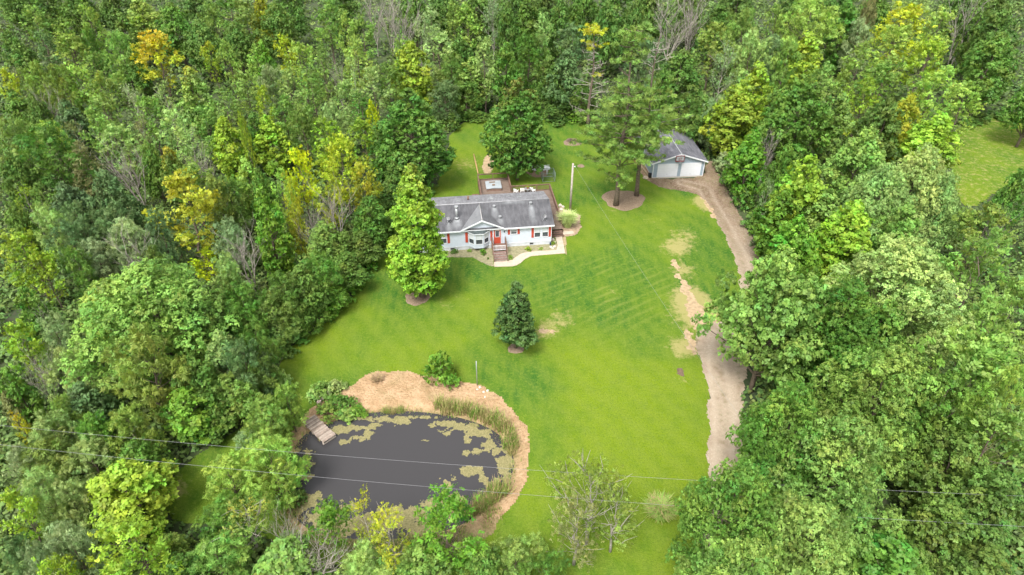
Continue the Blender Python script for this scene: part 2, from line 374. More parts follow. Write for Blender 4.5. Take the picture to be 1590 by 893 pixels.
def mudf(X, Y):
    d = sdf(POND, X, Y); a, _, _ = P(470, 640); bx, by, _ = P(735, 800)
    low = np.clip((by - Y) / 2.5, 0, 1); left = np.clip((a + .5 - X) / 2, 0, 1); rim = np.clip(1 - d / .9, 0, 1) * .55
    return np.clip(np.maximum.reduce([low, left, rim]) + .35 * fnoise(X, Y, 1.0), 0, 1)
patch('sand_bank', SAND, sm_, 0.02, 0.16, 0.5, 1.6, attrs={'mud': mudf})
# bare soil spots worn through the grass beside the driveway
SOIL = mat('bare sandy soil', (0.34, 0.25, 0.15), 0.95, 0.25, 2.5, 0.5, 8)
patch('bare_soil', poly([(1036,395),(1050,398),(1062,425),(1078,455),(1098,480),(1120,505),(1085,512),(1092,560),(1074,556),(1058,530),(1072,505),(1064,480),(1052,440)]), SOIL, 0.008, 0.13, 1.0, .9, amp2=.35, bias=.38)
patch('bare_soil', poly([(1084,305),(1105,312),(1120,340),(1112,345),(1096,325)]), SOIL, 0.008, 0.13, 0.8, .8, bias=.1)
patch('bare_soil', poly([(836,512),(855,510),(862,516),(846,519)]), SOIL, 0.008, 0.13, 0.5, .8)
patch('bare_soil', poly([(1050,572),(1062,574),(1062,584),(1052,584)]), mat('dark soil', (.13,.09,.06), .95, .2, 4), 0.008, 0.12, 0.4, .6)
patch('bare_soil', poly([(752,240),(768,242),(766,268),(748,270)]), SOIL, 0.008, 0.15, .3, 1)
patch('bare_soil', poly([(815,262),(850,262),(848,276),(822,275)]), mat('brown soil', (.22,.15,.10), .95, .2, 4), 0.008, 0.15, .5, 1)
patch('bare_soil', poly([(985,232),(1003,236),(1015,284),(1004,280),(992,262)]), mat('tan soil', (.27,.19,.12), .95, .25, 3), 0.008, 0.15, .5, 1)

# water
wm, t, b = new_mat('pond water')
b.inputs['Base Color'].default_value = (0.046, 0.044, 0.046, 1); b.inputs['Roughness'].default_value = 0.06; b.inputs['IOR'].default_value = 1.33
b.inputs['Specular IOR Level'].default_value = 0.5
tc = t.nodes.new('ShaderNodeTexCoord')
n2 = t.nodes.new('ShaderNodeTexNoise'); n2.inputs['Scale'].default_value = 2.5; n2.inputs['Detail'].default_value = 3; t.links.new(tc.outputs['Object'], n2.inputs['Vector'])
bp = t.nodes.new('ShaderNodeBump'); bp.inputs['Strength'].default_value = 0.12; bp.inputs['Distance'].default_value = 0.05
t.links.new(n2.outputs[0], bp.inputs['Height']); t.links.new(bp.outputs[0], b.inputs['Normal'])
patch('pond_water', POND, wm, WATER_Z, 0.4, 0, 1, flat=True, bias=-1.1)
# floating mats of algae
ALG = mat('algae', (0.12, 0.12, 0.045), 0.8, 0.28, 9, 0.5, 14, col2=(0.27, 0.23, 0.11))
def algae():
    xs = np.arange(-21, 1.5, 0.075); ys = np.arange(30, 46, 0.075)
    cx, cyy = np.meshgrid(xs[:-1] + .04, ys[:-1] + .04)
    f = np.full(cx.shape, -1.0)
    def px(x, y): return P(x, y, WATER_Z)[:2]
    for x, y, rx, ry in [(545,664,1.7,.5),(560,680,.8,.5),(528,668,1.6,.6),(577,663,.8,.6),(572,672,.7,.4),(534,688,.5,.4),(500,678,.5,.5),(560,650,1.8,.35),(655,648,2.4,.3),(620,652,1,.6),(590,651,1.5,.5),
                     (700,660,2.0,.5),(690,670,1.1,.6),(720,664,1.8,.6),(745,675,1.6,1.0),(760,690,1.5,1.1),(770,700,1.1,.8),(728,684,.6,.5),(722,702,.5,.4),(745,700,.9,.5),(660,684,.35,.2),
                     (735,733,1.1,.6),(752,745,.8,.5),(696,750,.8,.7),(688,778,1.5,.7),(705,774,1.1,.6),(665,782,1.0,.5),(708,766,.3,.2),(785,725,.8,2.0),(765,752,1.0,.9),(745,778,.7,1.2),
                     (485,770,1.4,.6),(472,741,.9,.4),(468,723,.9,.6),(470,700,1.0,.5),(538,788,1.1,.5),(465,790,1.6,1.2),(500,800,2,.8),(600,806,3.5,.9),(640,800,2.0,.9),(560,815,4,1),(700,800,1.5,.8),(617,795,1.2,.5),(650,820,3,1)]:
        ax, ay = px(x, y)
        q = 1 - np.sqrt(((cx - ax) / rx) ** 2 + ((cyy - ay) / ry) ** 2)
        f = np.maximum(f, q)
    f = f + 0.7 * fnoise(cx, cyy, 1.1) + 0.75 * fnoise(cx + 3, cyy, .42) - 0.27
    keep = (f > 0) & (sdf(POND, cx, cyy) < .7)
    nx = len(xs); ii, jj = np.nonzero(keep); a = ii * nx + jj
    F = np.stack([a, a + 1, a + nx + 1, a + nx], 1); u, inv = np.unique(F, return_inverse=True)
    o = mesh_np('algae', np.stack([xs[u % nx], ys[u // nx], np.full(len(u), WATER_Z + .012)], 1), inv.reshape(-1, 4), ALG)
    tag(o, 'ragged tan green algae mats floating on the pond', 'algae', kind='stuff')
algae()

# ------------------------------------------------------------------ foliage generators
def unit(a): return a / (np.linalg.norm(a, axis=1, keepdims=True) + 1e-9)
def leaf_arrays(rng, cen, nor, ln, wd, axis_hint=None):
    n = len(cen); r = rng.normal(size=(n, 3)) if axis_hint is None else axis_hint + rng.normal(size=(n, 3)) * .35
    nor = unit(nor); tng = unit(r - nor * np.sum(r * nor, 1, keepdims=True)); bt = np.cross(nor, tng)
    ln = np.asarray(ln).reshape(-1, 1); wd = np.asarray(wd).reshape(-1, 1)
    V = np.empty((n, 4, 3)); V[:, 0] = cen - tng * ln; V[:, 1] = cen + bt * wd; V[:, 2] = cen + tng * ln; V[:, 3] = cen - bt * wd
    return V.reshape(-1, 3), np.arange(4 * n).reshape(-1, 4)
def clump_leaves(rng, cl, per, ll, lw, flat=0.8, jitter=.34, upb=.75, tvar=.22, H=10.0, hint=None, axis=None):
    "cl rows: x y z r"
    cs = []; ns = []; ti = []; hu = []; ax = []
    tw = math.sqrt(ll * 1.0) * .30
    for c in cl:
        n = max(12, int(per * c[3] ** 2)); m = max(3, n // 10)
        dt = unit(rng.normal(size=(m, 3))); dt[:, 2] = np.where(rng.rand(m) < .5, np.abs(dt[:, 2]), dt[:, 2])
        rr = c[3] * (0.5 + 0.48 * rng.rand(m, 1) ** .6) * np.where(rng.rand(m, 1) < .1, 1.1 + .35 * rng.rand(m, 1), 1.0)
        po = dt * rr; po[:, 2] *= flat
        if axis is not None: po += np.outer(rng.rand(m) * axis[0] * c[3], np.array(c[4:7]))
        k = rng.randint(m, size=n); d = dt[k]; off = po[k] + rng.normal(size=(n, 3)) * tw * [1, 1, .7]
        tt_ = rng.normal(size=m) * tvar * .8; th_ = rng.normal(size=m) * .008; tn_ = rng.normal(size=(m, 3)) * jitter
        cs.append(np.array(c[:3]) + off)
        ns.append(d * .85 + np.array([0, 0, upb * .75]) + tn_[k] + rng.normal(size=(n, 3)) * .3)
        base = 1 + rng.normal() * tvar * .6
        ti.append(np.clip(base + tt_[k] + rng.normal(size=n) * .07, .45, 1.7)); hu.append(.5 + rng.normal() * .010 + th_[k] + rng.normal(size=n) * .004)
        if hint is not None: ax.append(off * .6 + np.array(hint))
    cs = np.concatenate(cs); n = len(cs)
    sz = .75 + .5 * rng.rand(n)
    V, F = leaf_arrays(rng, cs, np.concatenate(ns), ll * sz, lw * sz, np.concatenate(ax) if hint is not None else None)
    tops = np.clip(cs[:, 2] / H - .35 + rng.normal(size=n) * .1 + .25 * np.sin(cs[:, 0] * 1.1 + 1) , 0, 1)
    return V, F, np.concatenate(ti), np.concatenate(hu), tops
def crown_mesh(name, rng, *a, mat_=None, **k):
    V, F, ti, hu, tp = clump_leaves(rng, *a, **k)
    return mesh_np(name, V, F, mat_ or LEAF, attrs={'tint': ('FACE', ti), 'hue': ('FACE', hu), 'top': ('FACE', tp)})
def limbs(mb, rng, H, r0, targets, top=.85, lean=0.0, nn=7):
    "trunk with limbs that reach the clump centres"
    tp = [(0, 0, -.3)]; k = 7; ang = rng.rand() * 6.28
    for i in range(1, k + 1):
        z = H * top * i / k; w = H * .015
        tp.append((lean * z + rng.normal() * w * min(1, i / 3), rng.normal() * w * min(1, i / 3), z))
    rad = [r0 * 1.25] + [max(.03, r0 * (1 - .85 * i / k)) for i in range(1, k + 1)]
    mb.tube(tp, rad, nn)
    tpn = np.array(tp)
    for c in targets:
        z = c[2]; zs = max(H * .12, z - np.hypot(c[0], c[1]) * (.55 + .3 * rng.rand()) - .3)
        zs = min(zs, H * top * .95); i = np.interp(zs, tpn[:, 2], np.arange(len(tp)))
        a = np.array([np.interp(zs, tpn[:, 2], tpn[:, q]) for q in (0, 1)] + [zs])
        r = np.interp(i, range(len(rad)), rad) * .42
        c3 = np.array(c[:3]); mid = a * .5 + c3 * .5 + rng.normal(size=3) * .25; mid[2] -= .15
        mb.tube([a, mid, c3], [r, r * .6, max(.015, r * .22)], 4, cap=False)

def place_clumps(rng, n, H, z0, Wd, prof, cr, inner=.5, lob=.24, minsp=1.0):
    out = []; ph = rng.rand(4) * 6.28; tries = 0
    while len(out) < n and tries < n * 40:
        tries += 1
        tt = rng.rand(); a = rng.rand() * 6.283
        rmax = prof(tt) * Wd / 2 * (1 + lob * math.sin(2 * a + ph[0]) * .6 + lob * math.sin(3 * a + ph[1] + 4 * tt) + lob * .5 * math.sin(7 * tt * 3 + ph[2] + a))
        rho = inner + (1 - inner) * rng.rand() ** .5
        r = cr * (.65 + .7 * rng.rand())
        rr = max(0, rmax - r * .6) * rho * (.9 + .2 * rng.rand())
        p = (rr * math.cos(a), rr * math.sin(a), z0 + (H - z0 - r * .6) * tt, r)
        if all((p[0]-q[0])**2 + (p[1]-q[1])**2 + (p[2]-q[2])**2 > (minsp * (r + q[3]) * .5) ** 2 for q in out): out.append(p)
    out.append((0, 0, H - cr * .7, cr * .8))
    return out

PROTO = {}
def proto(kind, H, Wd, trunk, crown):
    "meshes kept for reuse; each tree in the scene is its own object with its own trunk and crown"
    for o in (trunk, crown):
        if o is not None: C.objects.unlink(o)
    PROTO.setdefault(kind, []).append((H, Wd, trunk, crown))
def make_oak(seed, H=12, Wd=10, n=64, cr=1.25, per=270, ll=.15, lw=.10, kind='oak', brown=False):
    rng = np.random.RandomState(seed)
    cl = place_clumps(rng, n, H, H * .24, Wd, lambda t: max(.14, min(1, .66 + 1.3 * t) * (1 - t ** 2.1) ** .62), cr)
    mb = MB(); limbs(mb, rng, H, .028 * H * .8, cl[::2])
    proto(kind, H, Wd, mb.build('trunk', BARK), crown_mesh('crown', rng, cl, per, ll, lw, flat=.75, H=H, mat_=LEAF_BROWN if brown else None))
def make_maple(seed, H=11, Wd=6, n=60, cr=.85, per=300, ll=.155, lw=.105, kind='maple', z0=.12, brown=False, lob=.16, pointed=False):
    rng = np.random.RandomState(seed)
    cl = place_clumps(rng, n, H, H * z0, Wd, (lambda t: max(.12, min(1, .62 + t * 2.2) * (1 - t ** 2.2) ** .75)) if pointed else (lambda t: max(.16, (math.sin(math.pi * (t * .88 + .1) ** .85)) ** .8)), cr, lob=lob, minsp=.8 if pointed else 1.0)
    mb = MB(); limbs(mb, rng, H, .02 * H, cl[::2])
    proto(kind, H, Wd, mb.build('trunk', BARK), crown_mesh('crown', rng, cl, per, ll, lw, flat=.9, upb=.55, H=H, mat_=LEAF_BROWN if brown else None))
def make_ash(seed, H=11, Wd=6, n=34, kind='ash', per=230, bare=0.0, ll=.14):
    "several leaders, plumes of leaves pointing up and outwards"
    rng = np.random.RandomState(seed); cl = []
    ph = rng.rand() * 6.28
    for i in range(n):
        tt = rng.rand() ** .8; a = rng.rand() * 6.28; prof = max(.2, math.sin(math.pi * (tt * .85 + .12))) * (1 + .25 * math.sin(2 * a + ph))
        rr = Wd / 2 * .78 * prof * (.35 + .65 * rng.rand() ** .5); r = .62 + .4 * rng.rand()
        d = np.array([math.cos(a) * .55, math.sin(a) * .55, 1.0]); d /= np.linalg.norm(d)
        cl.append((rr * math.cos(a), rr * math.sin(a), H * .2 + H * .68 * tt, r, *d))
    mb = MB(); limbs(mb, rng, H, .015 * H, cl, top=.8)
    if bare:
        for i in range(int(26 * bare)):
            c = cl[rng.randint(len(cl))]; p = np.array(c[:3]); d = np.array(c[4:7]) + rng.normal(size=3) * .35
            mb.tube([p, p + d * .9, p + d * 1.7 + rng.normal(size=3) * .2], [.04, .03, .012], 4, cap=False)
    proto(kind, H, Wd, mb.build('trunk', BARK_GREY if bare else BARK), crown_mesh('crown', rng, cl, per, ll, ll * .5, flat=.9, jitter=.75, upb=.35, H=H, hint=(0, 0, .5), axis=(1.5,)))
def make_willow(seed, H=10, Wd=8, n=60, kind='willow', per=330):
    rng = np.random.RandomState(seed)
    cl = place_clumps(rng, n, H, H * .15, Wd, lambda t: max(.25, math.sin(math.pi * (.15 + .75 * t)) ** .8), .85, lob=.25)
    mb = MB(); limbs(mb, rng, H, .02 * H, cl[::2])
    proto(kind, H, Wd, mb.build('trunk', BARK), crown_mesh('crown', rng, cl, per, .2, .045, flat=1.0, jitter=.8, upb=.3, H=H, hint=(0, 0, -.25)))
def make_shrub(seed, H=3, Wd=4.5, n=28, kind='shrub', ll=.15, lw=.1, per=260):
    rng = np.random.RandomState(seed)
    cl = place_clumps(rng, n, H, H * .12, Wd, lambda t: max(.3, math.cos(math.pi / 2 * t) ** .6), .6, lob=.25)
    mb = MB()
    for c in cl[::2]:
        mb.tube([(rng.normal() * .2, rng.normal() * .2, -.2), (c[0] * .5, c[1] * .5, c[2] * .6), c[:3]], [.05, .03, .012], 4, cap=False)
    proto(kind, H, Wd, mb.build('stem', BARK), crown_mesh('foliage', rng, cl, per, ll, lw, flat=.85, H=H))
def make_dead(seed, H=10, Wd=6, kind='dead'):
    rng = np.random.RandomState(seed); mb = MB()
    def grow(p, d, L, r, lev):
        q = p + d * L * .5 + rng.normal(size=3) * L * .05; e = q + (d + np.array([0, 0, .12])) * L * .5
        mb.tube([p, q, e], [r, r * .75, r * .5], 5 if lev < 2 else 4, cap=False)
        if lev >= 4: return
        for k in range(4 if lev < 2 else 3):
            a = rng.rand() * 6.28; s = .35 + .65 * rng.rand()
            b = p + (e - p) * s; nd = d + np.array([math.cos(a), math.sin(a), .25]) * (.55 + .3 * rng.rand())
            nd /= np.linalg.norm(nd); grow(b, nd, L * (.5 + .2 * rng.rand()), r * .5, lev + 1)
    d0 = np.array([rng.normal() * .05, rng.normal() * .05, 1.0])
    grow(np.array([0, 0, -.2]), d0, H * .45, .014 * H, 0)
    for k in range(4):
        a = rng.rand() * 6.28; dd = np.array([math.cos(a) * .35, math.sin(a) * .35, 1.]); dd /= np.linalg.norm(dd)
        grow(np.array([0, 0, H * (.08 + .3 * rng.rand())]), dd, H * .5, .009 * H, 1)
    proto(kind, H, Wd, mb.build('trunk', BARK_GREY), None)

def make_cone(seed, H=8.5, Wd=4.6):
    rng = np.random.RandomState(seed)
    cl = place_clumps(rng, 130, H, H * .17, Wd, lambda t: max(.07, min(1, t * 6 + .45) * (1 - t) ** .62 * 1.08), .5, lob=.14, minsp=.75)
    mb = MB(); limbs(mb, rng, H, .017 * H, cl[::3]); proto('cone', H, Wd, mb.build('trunk', BARK), crown_mesh('crown', rng, cl, 480, .12, .075, flat=.9, H=H))
for s in range(4): make_oak(10 + s)
for s in range(3): make_oak(30 + s, 15, 14.5, 105, 1.55, 340, .115, .075, 'oakbig')
for s in range(4): make_maple(50 + s)
for s in range(5): make_ash(70 + s)
for s in range(3): make_ash(80 + s, kind='sparse', n=30, per=230, bare=.8, ll=.09)
for s in range(3): make_willow(90 + s)
for s in range(4): make_shrub(100 + s)
for s in range(4): make_dead(120 + s)
make_cone(140)
make_maple(141, 13, 6.5, 110, .72, 330, .15, .1, 'vine', .02)
make_maple(144, 16.2, 6.8, 210, .68, 380, .14, .1, 'yardmaple', .1, brown=True, lob=.1, pointed=True)
make_maple(143, 14.5, 10.6, 190, .9, 270, .15, .105, 'yardoak', .11, brown=True)

# colours of the leaves themselves
COL = dict(G=(0.113,0.226,0.037), G2=(0.193,0.318,0.066), D=(0.110,0.207,0.041), D2=(0.125,0.223,0.042), L=(0.266,0.400,0.076), OL=(0.208,0.302,0.059), Y=(0.335,0.397,0.035), YG=(0.247,0.374,0.040),
           YY=(0.445,0.509,0.020), O=(0.448,0.403,0.033), S=(0.244,0.339,0.144), B=(0.121,0.208,0.074), BR=(0.201,0.228,0.079), BB=(0.141,0.284,0.034), GP=(0.284,0.413,0.124), GL=(0.185,0.305,0.064), LB=(0.250,0.403,0.040))
WORD = dict(G='mid green', G2='fresh green', D='dark green', D2='deep green', L='light green', OL='olive green', Y='yellow green', YG='bright green', YY='bright yellow', O='golden',
            S='grey green', B='blue green', BR='brownish', GL='bright mid green', LB='bright lime green', BB='vivid green', GP='pale green')
KIND = dict(oak=('broadleaf_tree', 'round lumpy tree', 'tree'), oakbig=('broadleaf_tree', 'wide spreading tree', 'tree'), maple=('broadleaf_tree', 'dense oval tree', 'tree'),
            ash=('feathery_tree', 'feathery upright tree', 'tree'), sparse=('thinning_tree', 'thin leaved tree with bare twigs', 'tree'), willow=('willow_tree', 'soft fine leaved tree', 'tree'),
            shrub=('shrub', 'leafy shrub', 'shrub'), dead=('dead_tree', 'bare leafless tree', 'dead tree'), cone=('conical_tree', 'small cone shaped tree', 'tree'),
            vine=('vine_covered_tree', 'vine covered columnar tree', 'tree'), yardmaple=('maple_tree', 'tall oval maple', 'tree'), yardoak=('oak_tree', 'full crowned oak', 'tree'))
trees = []          # (object, px, py, kind, colour) for the labels
_tr = random.Random(5)
def put_tree(x, y, H, Wd, kind, col, top=0.0, rz=None, label=None, variant=None, group=None):
    ps = PROTO[kind]; k = variant if variant is not None else _tr.randrange(len(ps))
    ph, pw, tr_, cr_ = ps[k]
    nm, word, cat = KIND[kind]
    o = bpy.data.objects.new(nm, None); C.objects.link(o); o.empty_display_size = .3
    z = float(height(np.array([x]), np.array([y]))[0])
    o.location = (x, y, z); o.rotation_euler = (0, 0, _tr.uniform(0, 6.28) if rz is None else rz)
    o.scale = (Wd / pw, Wd / pw, H / ph); o['category'] = cat
    if tr_ is not None:
        a = tr_.copy(); C.objects.link(a); a.parent = o; a.name = 'stem' if kind == 'shrub' else 'trunk'
    if cr_ is not None:
        b = cr_.copy(); C.objects.link(b); b.parent = o; b.name = 'foliage' if kind == 'shrub' else 'crown'
        c = COL[col] if isinstance(col, str) else col
        v_ = _tr.uniform(.86, 1.16); j = [v_ * _tr.uniform(.94, 1.06) for _ in range(3)]
        b.color = (c[0] * j[0], c[1] * j[1], c[2] * j[2], top)
    if label: o['label'] = label
    o['group'] = group or ('shrubs along the edge of the woods' if kind == 'shrub' else 'bare trees standing in the woods' if kind == 'dead' else 'trees of the surrounding woods')
    if not label:
        px, py, s = proj(x, y, z + H * .75); trees.append((o, px, py, kind, col, H, Wd))
    return o
def wood(px, ty, w, H, kind, col, top=0.0):
    "a tree whose tip stands at (px, ty) of the photograph"
    H0 = H
    while True:
        x, y, _ = P(px, ty, H * .97)
        if ty > 560 or H < H0 * .5 or min(float(sdf(q, np.array([x]), np.array([y]))[0]) for q in FOREST_CUT) > .6: break
        H *= .95
    s = proj(x, y, H * .6)[2] * 1.08
    return put_tree(x, y, H, w / s, kind, col, top)

# ------------------------------------------------------------------ the woods: x, tip y, crown width in the photograph; height in metres; kind; leaf colour; autumn share
WOODS = """
10 -30 60 13 oak D|60 -25 55 12 maple D|110 -22 60 13 oak D2|165 -25 60 13 oak D|300 -20 60 13 oak D|350 -22 60 14 ash G|440 -25 60 14 oak D|530 -20 50 14 maple D|640 -25 60 15 oak D|690 -25 60 14 oak D|740 -25 60 15 maple D|800 -30 60 15 oak D|850 -28 70 16 oak D|910 -30 60 16 oak G|960 -30 60 15 maple D|1010 -25 70 15 oak D|1080 -30 60 15 oak D2|1150 -28 70 15 oak D|1240 -20 60 14 oak D|1310 -30 70 15 oak D|1370 -25 60 14 oak D2|1430 -25 60 14 willow GP|1500 -25 60 15 oak D|1560 -25 70 16 oak D
45 6 48 11 ash G2|10 48 40 10 maple D|25 62 45 11 maple D2|95 30 42 11 ash OL|128 3 38 12 ash L|60 45 38 10 ash B|100 52 55 10 ash OL .2|135 45 38 10 willow G|178 52 55 11 willow G2|213 -2 62 13 maple L|185 20 42 12 maple D2|262 5 70 13 oak D2
325 3 45 13 ash G2|375 0 50 13 ash G2|305 32 68 12 oak D|362 35 55 11 oak D2|234 51 76 13 ash Y .7|203 72 38 10 maple D|322 65 30 10 ash YG .45|348 62 35 11 ash L|395 72 42 10 ash L|50 100 52 10 willow OL|86 103 50 10 willow OL|5 107 34 10 ash Y|22 110 34 9 sparse BR
112 98 46 10 ash L|140 80 46 10 ash G2|147 112 46 10 ash OL .35|183 112 42 9 ash G2|292 107 60 12 maple G2 .45|18 143 44 10 maple D2|48 146 40 10 oak D2|66 150 36 9 dead S|100 158 48 10 maple B|152 145 60 10 ash G2|198 136 44 9 sparse S|222 150 50 10 ash G2|250 128 40 10 sparse GP
345 142 56 10 ash G2|375 112 50 11 ash G2|140 168 52 11 ash G2|182 195 76 10 ash GP|262 168 60 11 ash GP|315 170 50 10 ash G2|70 188 56 11 ash L|15 188 70 11 willow G2|108 190 44 9 sparse BR|345 185 62 11 maple YG|372 175 20 13 ash YG|392 178 40 10 maple G|216 185 40 9 sparse BR|290 200 50 9 sparse GP
62 200 110 12 willow G|8 238 54 10 oak D|120 225 54 10 ash BR|188 222 64 11 dead S|225 222 48 10 oak D2|258 232 46 10 maple D2 .5|305 230 36 10 dead S|378 246 48 10 maple L|158 265 66 11 oak B|97 285 72 9 oak B|32 288 32 8 sparse YG|55 293 38 8 ash G2|290 256 74 10 ash G2|275 274 118 13 ash Y|330 274 50 10 ash OL
318 388 54 5 ash YY|404 292 62 13 vine BB|350 278 54 9 willow D2|170 322 72 8 willow B|112 318 56 8 willow B|15 315 52 9 oak D2|65 325 60 8 willow GP|100 345 70 8 willow B|20 355 84 11 ash YG|52 388 50 9 ash YG|190 345 76 8 willow S|140 378 74 7 willow S|205 378 64 8 dead S|240 330 54 9 willow B|232 388 50 7 willow D2
350 345 64 8 willow S|375 368 62 8 dead S|108 385 54 8 willow D2|345 400 60 8 willow GP|210 415 235 14 oakbig GL|150 440 110 10 oak L|32 448 62 9 maple G|75 495 66 8 willow S|62 480 38 7 dead S|18 503 66 9 ash YG|46 565 54 7 dead S|100 545 74 8 willow GP|212 522 122 11 willow OL .15|8 575 50 8 maple G|6 610 34 6 maple BR .2
20 643 26 5 ash Y .7|120 600 90 7 oak B|70 650 84 7 willow GP|135 648 70 7 willow G|190 640 80 7 willow OL|308 470 76 10 oak G|352 440 86 9 willow D2|300 560 84 8 oak G|338 520 84 8 oak GP|372 535 84 8 willow B|285 610 92 6 maple BB|350 592 84 5.6 willow G2|400 560 60 7 willow D2|322 640 70 3.4 oak D2|385 600 50 6 maple D2
372 448 84 9 willow G|418 462 84 9 willow G2|440 430 80 9 willow D2|462 415 84 10 oak D2|492 400 78 9 willow G|430 500 64 7 willow GP|392 505 60 8 willow D2|505 440 60 7 vine BB|480 480 60 6 willow G|535 395 76 8 oak D2
458 226 50 12 ash YY|525 212 62 12 ash Y|504 258 74 11 ash Y|560 250 58 11 ash Y|516 300 54 9 dead S|430 258 48 11 ash L|446 275 34 11 ash Y|572 308 76 8 oak G|600 285 56 10 oak D|500 346 80 8 oak G2|560 360 70 8 oak D2|455 322 40 9 ash Y|480 330 40 9 dead S|595 335 40 7 oak D2|400 262 44 10 oak G|610 250 40 12 oak D2
425 6 66 13 oak D2|400 -4 40 13 maple Y|441 53 42 11 ash Y|505 0 60 14 ash G2|535 21 34 13 ash L|560 26 46 13 ash G2|576 -8 34 13 dead S|600 -5 36 13 dead S|622 12 50 12 dead S|668 10 40 12 ash S|704 3 40 12 ash G2|725 6 44 12 ash L|765 -3 42 14 sparse S|788 8 44 15 oak G|625 54 44 13 ash G2|637 68 70 13 maple YG .12
680 48 74 12 ash GP|715 58 54 11 oak D2|752 58 48 14 ash GP|786 68 50 15 maple G|405 66 34 11 maple BB|462 66 52 12 ash L|497 76 48 12 ash G2|550 60 52 12 ash L .2|480 113 52 11 ash G2|520 84 26 11 dead S|532 124 48 10 ash GP|578 104 54 11 ash GP|600 98 44 11 ash G2|436 150 48 10 ash G2|416 103 44 10 willow S|405 133 34 10 ash YG
465 168 62 11 willow D2|515 163 62 10 willow GP|560 150 54 10 ash G|577 156 26 11 ash YY .2|414 182 64 10 maple YG|505 188 64 10 ash YG|562 186 60 10 ash YG|700 88 64 10 willow D2|732 90 62 10 maple G2|690 128 54 8 willow B|722 128 56 7 willow D2|445 108 44 10 ash GP|590 190 48 10 maple G|545 90 34 11 sparse GP|650 30 40 13 sparse S
845 20 36 13 ash GP|822 58 64 12 willow G|890 34 66 14 ash B|820 -4 50 14 maple G|870 0 52 14 oak D|945 4 54 15 oak D|988 0 54 15 oak D|855 88 54 12 oak D2|880 78 70 14 oak B|1045 12 64 13 dead S|1078 -4 56 14 dead S|1112 36 58 13 ash OL|1062 78 84 12 oak D2|1120 8 60 13 oak G|1158 18 62 14 willow G2|1172 52 64 13 willow GP|1130 68 44 12 sparse S
1180 98 66 14 maple YG|1146 136 86 12 maple YG|1118 150 44 10 willow S|1072 150 62 9 willow D2|1095 150 60 9 oak D|1030 110 50 12 oak G|905 130 60 10 willow D|870 150 52 9 oak D|1010 60 60 13 willow B|1265 -4 104 16 willow L|1210 6 38 13 ash OL|1322 0 54 15 maple G|1352 2 40 13 willow BR|1256 50 68 14 maple YG .1|1338 32 48 12 willow S|1412 6 92 16 ash Y|1400 40 90 15 ash L|1470 10 60 14 ash L
1512 -2 50 15 dead S|1562 8 74 16 oak D2|1556 52 92 15 oak G|1340 72 62 13 ash OL|1372 94 64 12 ash G2|1204 58 62 12 willow B|1282 98 66 13 ash G2|1252 118 124 15 oak G|1350 126 62 12 ash YG|1384 154 80 12 oak D2|1416 150 54 12 maple Y .2|1462 102 92 15 ash L .15|1506 132 70 11 ash L|1462 178 96 11 maple YG|1450 60 70 14 ash YG|1530 0 50 15 oak D2|1310 150 60 12 maple G2|1230 60 50 13 willow G2
1172 205 64 14 maple BB|1198 205 36 9 dead S|1228 225 60 12 oak G|1258 246 92 14 maple YG|1350 203 110 13 oak G2|1442 228 130 15 oakbig GP|1385 255 110 14 oakbig GP|1476 268 80 13 oakbig GP|1196 280 24 12 sparse S|1222 298 80 12 maple BB|1330 318 104 12 maple YG|1242 340 84 11 maple BB|1412 322 92 12 oak G2|1545 322 92 11 ash OL|1588 262 54 11 oak G|1556 330 48 10 dead S|1290 300 80 11 maple G2
1200 440 84 13 oak BB|1265 398 76 13 maple BB|1425 374 220 16 oakbig GP|1330 440 165 14 oakbig G|1545 366 130 15 ash GL|1395 542 205 15 oakbig G2|1530 520 170 14 ash GL|1275 480 90 9 maple BB|1245 600 165 15 oakbig G|1318 652 215 14 oakbig G2|1160 728 180 14 oakbig G|1275 790 200 13 oakbig G2|1178 850 190 12 oakbig G2|1500 680 150 10 oak D2|1560 740 150 10 oak D|1480 790 150 9 oak D2|1570 640 140 12 ash G2|1590 440 110 14 ash GL|1420 640 90 8 maple BB|1400 850 150 8 maple G|1540 860 160 8 oak D2
1485 580 120 13 oak G|1575 575 90 13 willow L|1380 470 120 12 oak G|1240 885 160 10 oak G2
692 786 128 8 ash BB|925 720 130 10 sparse OL|962 760 90 8 sparse OL|900 780 110 8 sparse BR|560 770 60 8 sparse Y .45|600 800 90 7 sparse Y .4|505 785 74 7 ash BB|475 840 100 6 dead S|430 800 60 6 dead S|412 690 106 7 willow L|348 716 84 5 willow L|375 784 100 6 sparse OL .45|335 790 80 4 willow G|440 600 54 6 willow L|405 625 82 6 willow G2|376 672 34 2.6 willow S|440 850 110 5 maple G2
183 724 128 8 maple YG|185 815 134 9 ash YG|55 738 84 7 willow GP|95 752 66 6 willow GP|12 765 62 8 ash YG|95 822 92 8 willow S|45 852 60 7 willow S|70 868 70 8 ash YG|20 840 60 6 willow B|255 835 70 5 maple OL .3|200 690 90 6 oak G|130 690 90 6 willow GP|60 690 90 6 willow OL|25 700 60 6 willow S|90 620 60 7 willow G2|330 850 110 5 willow G2|270 870 90 5 maple G|800 850 90 4 willow G2|650 855 90 5 maple G2|850 870 80 5 willow G|750 860 70 5 oak D2|560 860 90 5 willow GP
"""
_warn = []
for row in WOODS.strip().split('\n'):
    for e in row.split('|'):
        f = e.split(); o = wood(float(f[0]), float(f[1]), float(f[2]), float(f[3]), f[4], f[5], float(f[6]) if len(f) > 6 else 0.0)
        dd = min(float(sdf(q, np.array([o.location.x]), np.array([o.location.y]))[0]) for q in FOREST_CUT)
        if dd < 0.3: _warn.append((e, round(dd, 1)))

